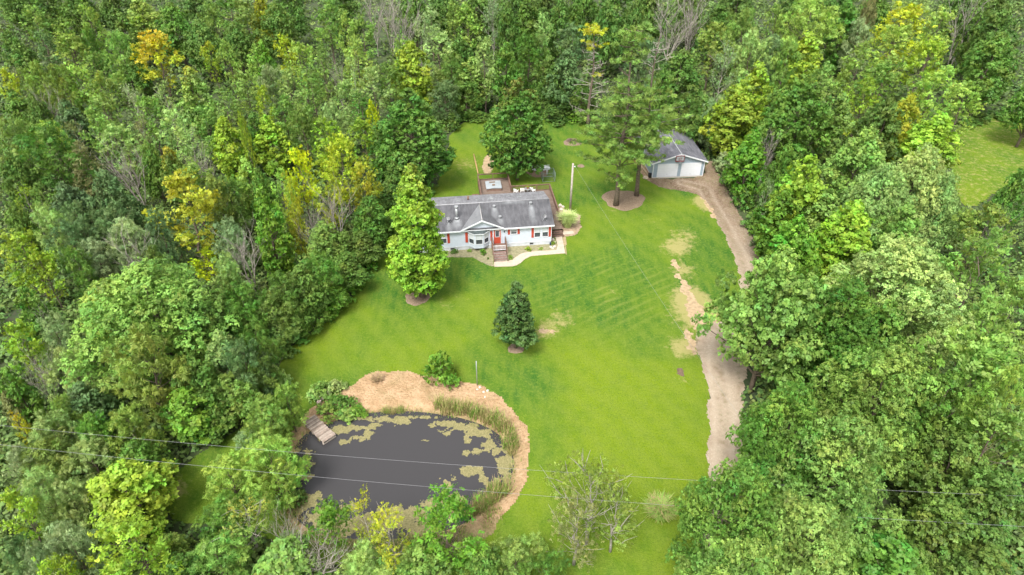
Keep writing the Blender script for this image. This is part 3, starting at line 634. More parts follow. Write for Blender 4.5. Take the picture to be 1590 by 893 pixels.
# low bushes along the edges of the clearing, each one by itself
SH = """
1112 205 40 3.2 B|1126 238 38 3.2 S|1142 262 40 3.2 D2|1160 292 40 3.2 G|1178 325 40 3.5 D2|1192 350 40 3.2 S|1204 380 40 3 G|525 450 44 2.6 BB|545 432 40 2.6 BB|505 478 44 2.4 BB|565 400 40 3 BB|580 375 36 3 G|596 348 36 3 D2|612 318 34 3 G
460 508 44 2.6 G|440 535 40 3 D2|425 570 44 3.4 GP|430 605 40 3 G|700 176 34 3 D2|722 174 34 3 D|745 173 34 3 D2|768 175 34 3.4 D|868 178 36 3.4 D|890 176 34 3 BB|912 178 36 3 D2|940 185 36 3 D|970 190 40 3 D2|1018 185 40 3.4 D|1052 182 40 3.4 D2|1082 190 40 3.4 D
225 745 54 3 G|215 775 54 3 D2|660 285 36 3 D2|640 300 40 3 D2|455 755 34 2 D2|447 700 36 2.4 D2|440 725 36 2.4 G|1472 290 44 3.4 G2|1495 180 44 3 D2|1525 175 44 3 D2|1560 172 44 3 D|1510 330 54 3 G
"""
for row in SH.strip().split('\n'):
    for e in row.split('|'):
        f = e.split(); px, ty, w, H = map(float, f[:4]); wood(px, ty, w, H, 'shrub', f[4])

# ------------------------------------------------------------------ undergrowth between the trees
def undergrowth():
    rng = np.random.RandomState(3); pts = []
    n = 15000; y = 24 + 190 * rng.rand(n) ** 1.25; x = (rng.rand(n) * 2 - 1) * (18 + y * .78)
    d = np.minimum.reduce([sdf(q, x, y) for q in FOREST_CUT])
    k = d > 1.0; x, y, d = x[k], y[k], d[k]
    h = np.minimum(.5 + 1.9 * vnoise(x, y, 5) + .8 * rng.rand(len(x)), .3 + d * .55)
    near = y < 95
    Vs = []; Fs = []; ts = []; hs_ = []; base = 0; cs = []; ns = []; ti = []; hu = []; sz = []
    for i in range(len(x)):
        m = 34 if near[i] else 16; r = .8 + .7 * rng.rand()
        dd = unit(rng.normal(size=(m, 3))); dd[:, 2] = np.abs(dd[:, 2])
        off = dd * r; off[:, 2] = dd[:, 2] * h[i] * (.5 + .5 * rng.rand(m))
        cs.append(np.array([x[i], y[i], -.05]) + off); ns.append(dd + [0, 0, .5] + rng.normal(size=(m, 3)) * .5)
        b_ = 1 + rng.normal() * .25; ti.append(np.clip(b_ + rng.normal(size=m) * .2, .3, 1.8)); hu.append(np.full(m, .5 + rng.normal() * .015)); sz.append(np.full(m, 1.0 if near[i] else 1.6))
    cs = np.concatenate(cs); sz = np.concatenate(sz) * (.7 + .6 * rng.rand(len(cs)))
    V, F = leaf_arrays(rng, cs, np.concatenate(ns), .24 * sz, .15 * sz)
    V[:, 2] = np.maximum(V[:, 2], -.05)
    o = mesh_np('undergrowth', V, F, LEAF, attrs={'tint': ('FACE', np.concatenate(ti)), 'hue': ('FACE', np.concatenate(hu)), 'top': ('FACE', np.zeros(len(F)))})
    o.color = (.13, .205, .055, 0)
    tag(o, 'tangled low undergrowth covering the floor of the woods', 'undergrowth', kind='stuff')
undergrowth()
# ------------------------------------------------------------------ trees that stand by themselves on the lawn
def yard_tree(px, py, H, Wd, kind, col, label, top=0.0, variant=0, rz=1.0, cat=None):
    x, y, _ = P(px, py); o = put_tree(x, y, H, Wd, kind, col, top, rz, label, variant, 'trees standing on the lawn')
    return o
yard_tree(657, 461, 17.0, 7.1, 'yardmaple', 'LB', 'tall bright green oval maple in a mulch ring, hiding the left end of the house', .45)
yard_tree(801, 541, 8.6, 4.5, 'cone', (.070, .135, .034), 'small dark green cone shaped tree alone in the middle of the front lawn')
x, y, _ = P(1166, 606); put_tree(x, y, 16.5, 9.4, 'oak', 'G2', 0, 2.2, 'big round lumpy tree overhanging the pale lower driveway from the right', 2)
yard_tree(803, 279, 15.4, 9.0, 'yardoak', 'G', 'full oak with brownish patches just behind the deck of the house', .5, 0, 2.0)
yard_tree(648, 292, 15.0, 10.8, 'yardoak', 'G', 'large dark green tree at the woods edge behind the left end of the house', .1, 0, .4)
o = put_tree(*P(686, 590)[:2], 3.7, 3.4, 'shrub', 'BB', 0, 0.3, 'rounded leafy green bush on the far sandy bank of the pond', 1, 'bushes by the pond')

# tall pines: bare lower trunk, flat tiers of needle boughs
def make_pine(name, label, base, H, lean, tiers, r0, seed, col, deadlow=(), bare_top=None):
    rng = np.random.RandomState(seed); x, y = base
    root = thing(name, label, 'pine tree', (x, y, 0), 0, 'tall pines on the back lawn')
    tr = MB(); L = lambda z: np.array([lean[0] * z + .15 * math.sin(z * .5 + seed), lean[1] * z, z])
    n = 12; tr.tube([L(H * i / n - (.3 if i == 0 else 0)) for i in range(n + 1)], [r0 * (1.3 if i == 0 else 1) * (1 - .86 * i / n) for i in range(n + 1)], 9)
    tr.m = [0] * len(tr.m); k0 = len(tr.m); br = tr; cl = []
    for z, reach, k, dens in tiers:
        a0 = rng.rand() * 6.28
        for i in range(k):
            a = a0 + 6.283 * i / k + rng.normal() * .3; rl = reach * (.65 + .5 * rng.rand())
            p = L(z + rng.normal() * .3); e = p + np.array([math.cos(a) * rl, math.sin(a) * rl, rl * (.12 + .15 * rng.rand())])
            br.tube([p, (p + e) / 2 - [0, 0, .12], e], [.085, .05, .02], 4, cap=False)
            if dens:
                for q in np.linspace(.4, 1.0, max(2, int(rl * 1.5))):
                    c = p + (e - p) * q + rng.normal(size=3) * [.4, .4, .12]
                    cl.append((*c, (.42 + .3 * rng.rand()) * (1.1 - .25 * q)))
    for z, reach, k in deadlow:
        for i in range(k):
            a = rng.rand() * 6.28; rl = reach * (.5 + .6 * rng.rand()); p = L(z + rng.normal() * .5)
            e = p + np.array([math.cos(a) * rl, math.sin(a) * rl, rl * rng.uniform(-.1, .45)])
            m_ = (p + e) / 2 + rng.normal(size=3) * .15; br.tube([p, m_, e], [.055, .035, .015], 4, cap=False)
            for w in range(3):
                f = m_ + (e - m_) * rng.rand(); br.tube([f, f + rng.normal(size=3) * .35 + [0, 0, .3]], [.03, .012], 4, cap=False)
    tr.m[k0:] = [1] * (len(tr.m) - k0); tr.build('trunk', [BARK, BARK_GREY if H < 24 else BARK], root)
    if cl:
        c = crown_mesh('needles', rng, cl, 300, .2, .04, flat=.42, jitter=.7, upb=.5, H=H, hint=(0, 0, .35)); c.parent = root; c.color = (*col, 0)
    return root
p1 = P(955, 319); make_pine('pine_tree', 'tallest green pine, left of the two in the mulch ring', p1[:2], 24.5, (.012, 0),
    [(4.2, 3.6, 3, 1), (6.2, 5.2, 5, 1), (7.6, 5.8, 7, 1), (9.0, 6.2, 8, 1), (10.4, 6.0, 9, 1), (11.8, 5.4, 8, 1), (13.2, 4.4, 7, 1), (14.8, 3.6, 6, 1), (16.3, 2.6, 5, 1), (17.6, 1.8, 4, 1), (20.4, 1.7, 3, 1), (21.6, 2.2, 4, 1), (22.9, 2.2, 5, 1), (24.0, 1.3, 4, 1)],
    .34, 1, (.18, .29, .06), [(12.0, 1.8, 3), (18.5, 2.2, 3)])
p2 = P(987, 304); make_pine('pine_tree', 'green pine with bare forked top, right of the two in the mulch ring', p2[:2], 22.6, (.022, 0),
    [(6.4, 3.4, 4, 1), (8.0, 4.6, 6, 1), (9.6, 5.2, 7, 1), (11.2, 5.4, 7, 1), (12.8, 5.0, 6, 1), (14.6, 4.2, 4, 1), (16.2, 2.6, 2, 1)],
    .32, 2, (.20, .31, .065), [(18.2, 2.0, 4), (19.4, 2.2, 5), (20.6, 2.0, 6), (21.6, 1.6, 6), (7.2, 1.6, 2)])
p3 = P(913, 196); make_pine('pine_tree', 'mostly dead pine with bare boughs and yellow tufts, left of the tall pines', p3[:2], 16.0, (.008, 0),
    [(13.6, 1.8, 4, 1), (15.3, 1.6, 4, 1), (16.3, 1.4, 5, 1), (8.6, 1.5, 1, 1)], .30, 3, (.45, .48, .04),
    [(2.5, 3.2, 5), (4.5, 3.4, 7), (6.5, 3.2, 7), (8.5, 2.8, 7), (10.5, 2.4, 8), (12.0, 2.2, 8), (14.0, 1.6, 5)])

# mulch rings
MULCH = mat('wood mulch', (.15, .105, .07), .95, .3, 6, .8, 20, col2=(.26, .195, .135))
def ring(px, py, r, label, ry=None, cat='mulch ring', m=MULCH, name='mulch_ring', pile=.05):
    x, y, _ = P(px, py); rng = np.random.RandomState(int(px)); n = 40; V = [(0, 0, pile + .03)]; F = []
    for j, f in enumerate((.4, .75, .94, 1.0)):
        for i in range(n):
            a = 6.283 * i / n; q = f * (1 + .07 * math.sin(3 * a + px) + .04 * math.sin(7 * a) + rng.normal() * .012)
            V.append((r * q * math.cos(a), (ry or r) * q * math.sin(a), [pile, pile * .9, pile * .7, -.02][j] + rng.normal() * .008))
    mb = MB(); mb.v = V
    for i in range(n): mb.f.append((0, 1 + i, 1 + (i + 1) % n)); mb.m.append(0); mb.sm.append(True)
    for j in range(3):
        for i in range(n):
            a = 1 + j * n + i; b = 1 + j * n + (i + 1) % n; mb.f.append((a, a + n, b + n, b)); mb.m.append(0); mb.sm.append(True)
    o = mb.build(name, m); o.location = (x, y, 0.02); return tag(o, label, cat, group='mulch rings under the yard trees' if name == 'mulch_ring' else None)
ring(648, 462, 1.45, 'round brown mulch ring at the foot of the bright maple')
ring(801, 541, .85, 'small brown mulch ring under the cone shaped tree on the front lawn')
ring(968, 310, 3.0, 'large brown mulch ring around the two tall pine trunks', 2.9)
ring(889, 221, 1.5, 'brown mulch ring with a heap of dead sticks on the back lawn')
ring(902, 258, .55, 'tiny brown mulch spot beside the utility pole on the back lawn')

# grass-like plants made of many arching blades
def blades(name, seed, n, H, spread, arch, mats, width=.03, r0=.25, brown=0.0, loc=(0, 0, 0)):
    rng = np.random.RandomState(seed); V = []; F = []; fm = []; ti = []
    for i in range(n):
        a = rng.rand() * 6.283; h = H * (.55 + .5 * rng.rand()); sp = spread * (.2 + .9 * rng.rand()); rb = r0 * rng.rand() ** .5; ab = rng.rand() * 6.283
        p0 = np.array([rb * math.cos(ab), rb * math.sin(ab), -.05]); d = np.array([math.cos(a), math.sin(a), 0]); s_ = np.array([-d[1], d[0], 0]) * width
        b = len(V)
        for k, q in enumerate((0, .35, .7, 1.0)):
            z = h * (q * (1 + arch * .6) - arch * .9 * q * q * q); p = p0 + d * sp * q ** 1.6 + np.array([0, 0, z]); w = (1, .9, .6, .12)[k]
            V += [p - s_ * w, p + s_ * w]
        for k in range(3): F.append((b + 2*k, b + 2*k + 1, b + 2*k + 3, b + 2*k + 2)); fm.append(1 if rng.rand() < brown else 0)
        t_ = .75 + .5 * rng.rand(); ti += [t_] * 3
    n_ = len(F)
    return mesh_np(name, V, F, mats, fm=fm, attrs={'tint': ('FACE', ti), 'hue': ('FACE', np.full(n_, .5)), 'top': ('FACE', np.zeros(n_))})
STRAW = mat('straw blades', (.36, .27, .13), .9, .3, 8)
og = blades('ornamental_grass', 5, 1500, 2.5, 1.45, .55, [LEAF, STRAW], .03, .45); og.color = (.52, .62, .26, 0)
og.location = P(881, 352); tag(og, 'large pale green arching ornamental grass clump at the right corner of the house', 'ornamental grass')
og = blades('ornamental_grass', 6, 1500, 1.9, 1.3, .6, [LEAF, STRAW], .035, .5, .28); og.color = (.24, .36, .08, 0)
og.location = P(1022, 800); tag(og, 'spiky bushy grass clump with brown middle on the lawn near the right woods', 'ornamental grass')
reed_src = []
for s in range(3):
    q = blades('reed_clump', 20 + s, 150, 1.35, .6, .15, [LEAF, STRAW], .02, .6, .4); C.objects.unlink(q); reed_src.append(q)
RD = [(683,632,'behind the pond, left end of the reed belt'),(694,638,''),(704,634,''),(714,640,''),(726,640,''),(737,645,''),(748,645,''),(757,654,''),(768,656,''),(776,664,''),(784,668,''),(792,676,''),(798,684,''),(800,694,''),(789,690,''),(796,702,''),
      (780,765,''),(772,772,''),(763,776,''),(755,782,''),(747,788,''),(739,793,''),(768,764,''),(728,797,''),(610,640,''),(622,638,''),(600,639,'')]
names = {}
def ordinal(i): return ['first', 'second', 'third', 'fourth', 'fifth', 'sixth', 'seventh', 'eighth', 'ninth', 'tenth', 'eleventh', 'twelfth', 'thirteenth', 'fourteenth', 'fifteenth', 'sixteenth', 'seventeenth', 'eighteenth', 'nineteenth', 'twentieth'][i] if i < 20 else '%dth' % (i + 1)
_rr = random.Random(9)
far = [r for r in RD if r[1] < 710 and r[0] > 650]; lowr = [r for r in RD if r[1] > 710]; mid = [r for r in RD if r[0] < 650]
for grp, txt in ((far, 'reed clump from the left in the belt along the top right bank'), (lowr, 'brownish reed clump from the right on the lower right bank'), (mid, 'short grassy reed clump from the left behind the open water')):
    g = sorted(grp, key=lambda r: r[0] if grp is not lowr else -r[0])
    for i, (px, py, _) in enumerate(g):
        o = reed_src[_rr.randrange(3)].copy(); C.objects.link(o)
        x, y, _z = P(px, py, -.2); o.location = (x, y, float(height(np.array([x]), np.array([y]))[0])); s_ = _rr.uniform(.6, 1.2) * (.55 if grp is mid else 1)
        o.scale = (s_ * 1.1, s_ * 1.1, s_); o.rotation_euler = (0, 0, _rr.uniform(0, 6)); o.color = ((.22, .33, .06, 0), (.32, .33, .11, 0), (.17, .30, .05, 0))[i % 3]
        tag(o, '%s %s' % (ordinal(i), txt), 'reeds', 'reed clumps on the bank of the pond')
def shore_grass():
    rng = np.random.RandomState(77); n = 60000; x = rng.uniform(-22, 2, n); y = rng.uniform(30, 47, n); d = sdf(POND, x, y); lo = y < P(700, 790)[1]
    w = np.where(lo, np.exp(-((d - .6) / 1.2) ** 2), np.exp(-(d / .4) ** 2) * .6) * np.clip(fnoise(x, y, 1.4) * 1.6 + .45, 0, 1)
    k = rng.rand(n) < w; x, y = x[k], y[k]; n = len(x); z = height(x, y); h = .12 + .34 * rng.rand(n)
    a = rng.rand(n) * 6.283; dx = np.cos(a) * h * .5; dy = np.sin(a) * h * .5; sx = -np.sin(a) * .03; sy = np.cos(a) * .03
    V = np.stack([np.stack([x - sx, y - sy, z], 1), np.stack([x + sx, y + sy, z], 1), np.stack([x + dx + sx * .3, y + dy + sy * .3, z + h], 1), np.stack([x + dx - sx * .3, y + dy - sy * .3, z + h], 1)], 1).reshape(-1, 3)
    o = mesh_np('shore_grass', V, np.arange(4 * n).reshape(-1, 4), [LEAF, STRAW], fm=(rng.rand(n) < .35).astype(int), attrs={'tint': ('FACE', .7 + .6 * rng.rand(n)), 'hue': ('FACE', np.full(n, .5)), 'top': ('FACE', np.zeros(n))})
    o.color = (.20, .29, .06, 0); tag(o, 'short tufty grass growing along the water line of the pond', 'shore grass', kind='stuff')
shore_grass()
# low weedy plants left of the sand
for i, (px, py, H, wd, col, txt) in enumerate([(500,612,1.5,2.2,'G2','weedy green plant nearest the lawn, left of the sandy bank'),(522,608,1.3,2.0,'GP','pale weedy plant behind the two pinkish blocks'),(530,632,1.4,2.4,'G','green weedy plant between the blocks and the sand'),
      (508,645,1.1,2.4,'OL','low olive plant beside the dock, at the water line'),(540,645,1.0,2.2,'G2','low green plant at the water edge, below the blocks'),(488,618,1.0,1.6,'GP','small pale plant left of the pinkish blocks'),(556,640,.8,1.8,'BB','small vivid green plant at the left end of the sand')]):
    x, y, _ = P(px, py, -.1); put_tree(x, y, H, wd, 'shrub', col, 0, None, txt, i % 4, 'weedy plants left of the sandy bank')
TUFT = mat('dry tuft', (.33, .22, .14), .95, .3, 9, .6, 20)
q = blades('dry_grass_tuft', 40, 420, .75, .7, .5, [STRAW, TUFT], .03, .35, .5); q.location = P(586, 590); tag(q, 'dead brown grass tuft at the top of the sandy bank', 'grass tuft')

# ------------------------------------------------------------------ the house, in its own axes: x along the front, y back, z up
HO = P(660 + 970 / 4.96, 240 + 690 / 4.96); HYAW = R(6.94)
def HW(x, y, z=0.0):
    c, s = math.cos(HYAW), math.sin(HYAW); return (HO[0] + x * c - y * s, HO[1] + x * s + y * c, z)
def Z1(zx, zy, z=0.0): return P(660 + zx / 4.96, 240 + zy / 4.96, z)
SIDING = mat('pale blue siding', (.53, .58, .66), .55, .05, 3)
def lap(m, period, depth=.6):
    t = m.node_tree; b = t.nodes['Principled BSDF']; tc = t.nodes.new('ShaderNodeTexCoord'); sp = t.nodes.new('ShaderNodeSeparateXYZ'); t.links.new(tc.outputs['Object'], sp.inputs[0])
    f = mathn(t, 'FRACT', mathn(t, 'DIVIDE', sp.outputs[2], period), 0); bp = t.nodes.new('ShaderNodeBump'); bp.inputs['Strength'].default_value = depth; bp.inputs['Distance'].default_value = .03
    t.links.new(f, bp.inputs['Height']); t.links.new(bp.outputs[0], b.inputs['Normal'])
    return m
lap(SIDING, .2, .25)
WHITE = mat('white trim', (.66, .68, .71), .5, .03, 3)
SKIRT = mat('white skirting', (.52, .54, .57), .6, .1, 2, .2, 6)
RED = mat('red paint', (.42, .065, .035), .5, .1, 4)
GLASS = mat('window glass', (.05, .06, .07), .08, .2, 1, spec=.6)
BLIND = mat('window blind', (.50, .53, .55), .7, .05, 3)
WOODB = mat('brown stained wood', (.125, .07, .05), .75, .25, 3, .3, 14, col2=(.20, .125, .095), stretch=(1, 1, 1))
BLACK = mat('black plastic', (.02, .02, .02), .5, .2, 3)
METAL = mat('galvanised metal', (.38, .39, .40), .4, .1, 5, metal=.5)
GREYP = mat('weathered grey wood', (.36, .31, .27), .9, .25, 4, .4, 12)
CONC = mat('concrete', (.42, .35, .28), .9, .12, 2, .3, 12)
# shingles: worn streaks and pale washed patches
def shingle(name, a, b_):
    m, t, b = new_mat(name); tc = t.nodes.new('ShaderNodeTexCoord'); v = tc.outputs['Object']
    c = ramp_mix(t, nnoise(t, v, .7, 5, .35, .65), a, b_)
    c = ramp_mix(t, mathn(t, 'MULTIPLY', nnoise(t, mapped(t, v, (3, .6, .6)), 1.2, 4, .45, .7), .45), c, tuple(q * 1.7 for q in b_))
    c = ramp_mix(t, mathn(t, 'MULTIPLY', nnoise(t, v, 14, 2, .5, .7), .4), c, tuple(q * .6 for q in a))
    c = ramp_mix(t, attr(t, 'stain_tone'), c, (.40, .42, .43))
    br = t.nodes.new('ShaderNodeTexBrick'); br.inputs['Scale'].default_value = 3.2; br.inputs['Mortar Size'].default_value = .02; br.inputs['Color1'].default_value = (1, 1, 1, 1); br.inputs['Color2'].default_value = (.8, .8, .8, 1); br.inputs['Mortar'].default_value = (.35, .35, .35, 1)
    t.links.new(v, br.inputs['Vector'])
    mm = t.nodes.new('ShaderNodeMix'); mm.data_type = 'RGBA'; mm.blend_type = 'MULTIPLY'; mm.inputs[0].default_value = .55; t.links.new(c, mm.inputs[6]); t.links.new(br.outputs[0], mm.inputs[7])
    t.links.new(mm.outputs[2], b.inputs['Base Color']); b.inputs['Roughness'].default_value = .85
    bp = t.nodes.new('ShaderNodeBump'); bp.inputs['Strength'].default_value = .4; bp.inputs['Distance'].default_value = .02; t.links.new(br.outputs[0], bp.inputs['Height']); t.links.new(bp.outputs[0], b.inputs['Normal'])
    return m
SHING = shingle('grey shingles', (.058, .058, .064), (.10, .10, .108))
def slope(name, c00, c10, c11, c01, parent, m, stains=(), step=.16, th=.12):
    "a roof slope as a fine grid: corners eave-left, eave-right, ridge-right, ridge-left; stains: (u, v, ru, rv, amount)"
    A, B, Cc, D = map(np.array, (c00, c10, c11, c01)); nu = max(2, int(np.linalg.norm(B - A) / step)); nv = max(2, int(np.linalg.norm(D - A) / step))
    U, Vv = np.meshgrid(np.linspace(0, 1, nu + 1), np.linspace(0, 1, nv + 1)); u = U.ravel()[:, None]; v = Vv.ravel()[:, None]
    X = (A * (1 - u) + B * u) * (1 - v) + (D * (1 - u) + Cc * u) * v
    i = np.arange((nu + 1) * (nv + 1)).reshape(nv + 1, nu + 1); F = np.stack([i[:-1, :-1].ravel(), i[:-1, 1:].ravel(), i[1:, 1:].ravel(), i[1:, :-1].ravel()], 1)
    st = np.zeros(len(X))
    for su, sv, ru, rv, am in stains:
        du = (u[:, 0] - su) / ru; dv = (sv - v[:, 0]) / rv            # widening below the vent
        w = np.clip(dv, 0, 1); st = np.maximum(st, am * np.clip(1.3 - np.abs(du) / (.35 + .8 * np.sqrt(w)), 0, 1) * (dv > -.15) * np.clip(1.25 - dv, 0, 1))
    st = np.clip(st * (.5 + .8 * vnoise(X[:, 0], X[:, 1] * .5 + X[:, 2], .28)), 0, 1)
    o = mesh_np(name, X, F, m, parent, attrs={'stain_tone': ('POINT', st)})
    bot = MB(); n = np.cross(B - A, D - A); n = n / np.linalg.norm(n); dn = np.array([0, 0, -th])
    for p, q in ((A, B), (B, Cc), (Cc, D), (D, A)): bot.quad([p, p + dn, q + dn, q])
    bot.quad([A + dn, D + dn, Cc + dn, B + dn]); e = bot.build('roof_edge', WHITE, o)
    return o

house = thing('house', 'pale blue single storey house with grey shingle roof, red door and red shutters', 'house', HO, HYAW)
LX = -17.2; DEP = 8.2; EZ = 3.0; FL = .7
b = MB(); b.box(LX, 0, 0, DEP, .55, EZ)
b.quad([(0.001, 0, EZ), (.001, DEP, EZ), (.001, DEP / 2, EZ + 1.25)]); b.quad([(LX - .001, DEP, EZ), (LX - .001, 0, EZ), (LX - .001, DEP / 2, EZ + 1.25)])
b.build('wall', SIDING, house)
b = MB(); b.box(LX + .04, -.04, .04, DEP - .04, -.05, .549); sk = b.build('skirting', SKIRT, house)
for x in (-2.55, -12.75):
    b = MB(); b.box(x - .22, x + .22, .02, .06, .2, .38); b.build('crawl_vent', BLACK, house).location = (0, -.03, 0)
b = MB()
for x in (-.06, LX + .06): b.box(x - .07, x + .07, -.025, 0, .55, EZ - .002)
b.box(LX, 0, -.018, 0, .53, .60); b.build('corner_trim', WHITE, house)
# main roof
RZ = 4.38; ey = -.34; ry = DEP / 2; x0, x1 = LX - .3, .3; W_ = x1 - x0
us = lambda x: (x - x0) / W_
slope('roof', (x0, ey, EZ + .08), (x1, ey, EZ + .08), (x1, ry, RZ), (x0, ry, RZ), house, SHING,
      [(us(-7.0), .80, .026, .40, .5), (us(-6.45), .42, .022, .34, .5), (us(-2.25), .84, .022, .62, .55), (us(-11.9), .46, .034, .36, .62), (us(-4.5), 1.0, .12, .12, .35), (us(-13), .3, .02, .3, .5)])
slope('roof', (x1, DEP - ey, EZ + .08), (x0, DEP - ey, EZ + .08), (x0, ry, RZ), (x1, ry, RZ), house, shingle('shingles toned for skylight', (.15, .15, .16), (.22, .22, .235)),  # back slope: the extra sky light is put into a paler shingle colour
      [(1 - us(-3.4), .7, .02, .3, .6), (1 - us(-7.1), .7, .02, .4, .8), (1 - us(-11.5), .7, .02, .3, .7), (.5, 1.0, .6, .12, .35)])
b = MB(); b.tube([(x0, ry, RZ + .015), (x1, ry, RZ + .015)], .075, 8); b.build('ridge_cap', mat('ridge shingles', (.27, .27, .28), .8, .15, 4), house)
# cross gable over the bay
gx, gw, gz = -8.85, 2.72, RZ - .06; gy = -.34
back = ry - (RZ - gz) / (RZ - EZ - .08) * (ry - ey) - .02
for sx in (-1, 1):
    A = (gx + sx * gw, gy, EZ + .10); T = (gx, gy, gz + .06); K = (gx, back, gz + .06); B_ = (gx + sx * gw, ey + .02, EZ + .12)
    o = MB().slab([A, T, K, B_] if sx > 0 else [T, A, B_, K], .1).build('gable_roof', SHING, house)
    a_ = o.data.attributes.new('stain_tone', 'FLOAT', 'FACE'); a_.data.foreach_set('value', [.28 if sx < 0 else .05] * len(o.data.polygons))  # left gable slope evenly paler than the right one
    f = MB(); f.slab([(A[0], gy - .02, A[2] + .03), (T[0], gy - .02, T[2] + .03), (T[0], gy - .02 + .05, T[2] + .03), (A[0], gy + .03, A[2] + .03)], .2); f.build('fascia', WHITE, o)
b = MB(); b.tube([(gx, gy, gz + .075), (gx, back, gz + .075)], .05, 6); b.build('ridge_cap', mat('gable ridge', (.36, .35, .34), .8, .1, 4), house)
b = MB(); g = .93; P3 = [(gx - gw * g, -.03, EZ - .06), (gx + gw * g, -.03, EZ - .06), (gx, -.03, gz - .12)]
b.quad(P3); b.quad([(p[0], 0.05, p[2]) for p in reversed(P3)]); b.build('gable_wall', SIDING, house)
for ga, gb_ in ((x0, gx - gw), (gx + gw, x1)): b = MB(); b.box(ga, gb_, ey - .03, ey - .001, EZ - .12, EZ + .06); b.build('gutter', WHITE, house)
# windows: glass with frame, sash bars and half blind
def window(x0, x1, z0, z1, parent, y=0.0, M=None, blind=.5, two=True):
    g = MB(); g.box(x0, x1, -.012, .0, z0, z1); o = g.build('window', GLASS, parent)
    f = MB(); w = .07
    f.box(x0 - w, x1 + w, -.045, -.0, z1, z1 + w).box(x0 - w, x1 + w, -.06, -.0, z0 - w, z0).box(x0 - w, x0, -.045, -.0, z0, z1).box(x1, x1 + w, -.045, 0, z0, z1)
    zm = (z0 + z1) / 2
    if two: f.box(x0, x1, -.035, -.013, zm - .025, zm + .025)
    f.build('window_frame', WHITE, o)
    if blind: bl = MB(); bl.box(x0 + .03, x1 - .03, -.02, -.0125, z1 - (z1 - z0) * blind + .03, z1 - .02); bl.build('blind', BLIND, o)
    if M is None: o.location = (0, y, 0)
    else: o.matrix_basis = M
    return o
def shutter(x, z0, z1, w=.3, y=0.0):
    b = MB(); b.box(x - w / 2, x + w / 2, -.045, -.001, z0, z1)
    zz = z0 + .08
    while zz < z1 - .08: b.box(x - w / 2 + .05, x + w / 2 - .05, -.056, -.0452, zz, zz + .035); zz += .09
    o = b.build('shutter', RED, house); o.location = (0, y, 0); return o
for a, c_ in ((-1.17, -.46), (-2.18, -1.47)): window(a, c_, 1.25, 2.62, house)
shutter(-.22, 1.2, 2.68); shutter(-2.44, 1.2, 2.68)
window(-5.2, -4.5, 1.95, 2.6, house, blind=.3); shutter(-4.24, 1.9, 2.65, .28); shutter(-5.48, 1.9, 2.65, .28)
window(-14.1, -13.4, 1.25, 2.62, house); window(-15.0, -14.3, 1.25, 2.62, house); shutter(-13.12, 1.2, 2.68); shutter(-15.3, 1.2, 2.68)
shutter(-10.86, 1.15, 2.6, .32, -.03); shutter(-7.72, 1.15, 2.6, .26, -.03)
# bay window with its small dark roof
bx0, bx1, bd = -10.62, -8.02, .62
plan = [(bx0, 0), (bx0 + .75, -bd), (bx1 - .75, -bd), (bx1, 0)]
bay = MB().prism([(p[0], p[1] + (.0 if i in (1, 2) else .02)) for i, p in enumerate(plan)], .5, 2.68).build('bay', SIDING, house)
out = [(bx0 - .15, .0), (bx0 + .68, -bd - .16), (bx1 - .68, -bd - .16), (bx1 + .15, .0)]
b = MB(); cx_ = (bx0 + bx1) / 2; tp = [(bx0 + .6, -.03, 3.0), (cx_ - .4, -.06, 3.08), (cx_ + .4, -.06, 3.08), (bx1 - .6, -.03, 3.0)]
for i in range(3): b.quad([(out[i][0], out[i][1], 2.72), (out[i+1][0], out[i+1][1], 2.72), tp[i+1], tp[i]])
b.quad([(p[0], p[1], 2.72) for p in reversed(out)]); bro = b.build('bay_roof', mat('dark green shingles', (.055, .07, .07), .8, .2, 6), bay)
b = MB().prism([(p[0], p[1] - .02) for p in out], 2.62, 2.715); b.build('fascia', WHITE, bay)
window(bx0 + .9, bx1 - .9, 1.15, 2.5, bay, -bd)
for (pa, pb) in ((plan[0], plan[1]), (plan[2], plan[3])):
    L_ = math.dist(pa, pb); an = math.atan2(pb[1] - pa[1], pb[0] - pa[0])
    window(.14, L_ - .14, 1.15, 2.5, bay, M=Matrix.Translation((pa[0], pa[1], 0)) @ Matrix.Rotation(an, 4, 'Z') @ Matrix.Translation((0, -.004, 0)))
# door
b = MB(); b.box(-7.42, -6.52, -.05, -.001, FL, 2.72); door = b.build('door', RED, house); door.location = (0, -.03, 0)
b = MB(); b.box(-7.2, -6.74, -.062, -.051, 1.72, 2.6); b.build('pane', GLASS, door)
b = MB(); b.box(-7.25, -6.69, -.07, -.0515, 2.6, 2.65).box(-7.25, -6.69, -.07, -.0515, 1.67, 1.72).box(-7.25, -7.2, -.07, -.0515, 1.72, 2.6).box(-6.74, -6.69, -.07, -.0515, 1.72, 2.6).box(-7.5, -7.42, -.07, -.001, FL, 2.8).box(-6.52, -6.44, -.07, -.001, FL, 2.8).box(-7.42, -6.52, -.07, -.001, 2.72, 2.8); b.build('door_frame', WHITE, door)
b = MB(); b.tube([(-6.64, -.05, 1.6), (-6.64, -.12, 1.6)], .035, 6); b.build('handle', METAL, door)
b = MB(); b.box(-2.62, -2.5, -.1, -.001, 2.3, 2.5); b.build('wall_lamp', BLACK, house).location = (-3.5, 0, 0)
b = MB(); b.box(-.2, -.02, -.3, -.05, 0, .35); tag(b.build('water_spigot_box', mat('dark blue plastic', (.03, .05, .09), .5, .1, 4), house)); 
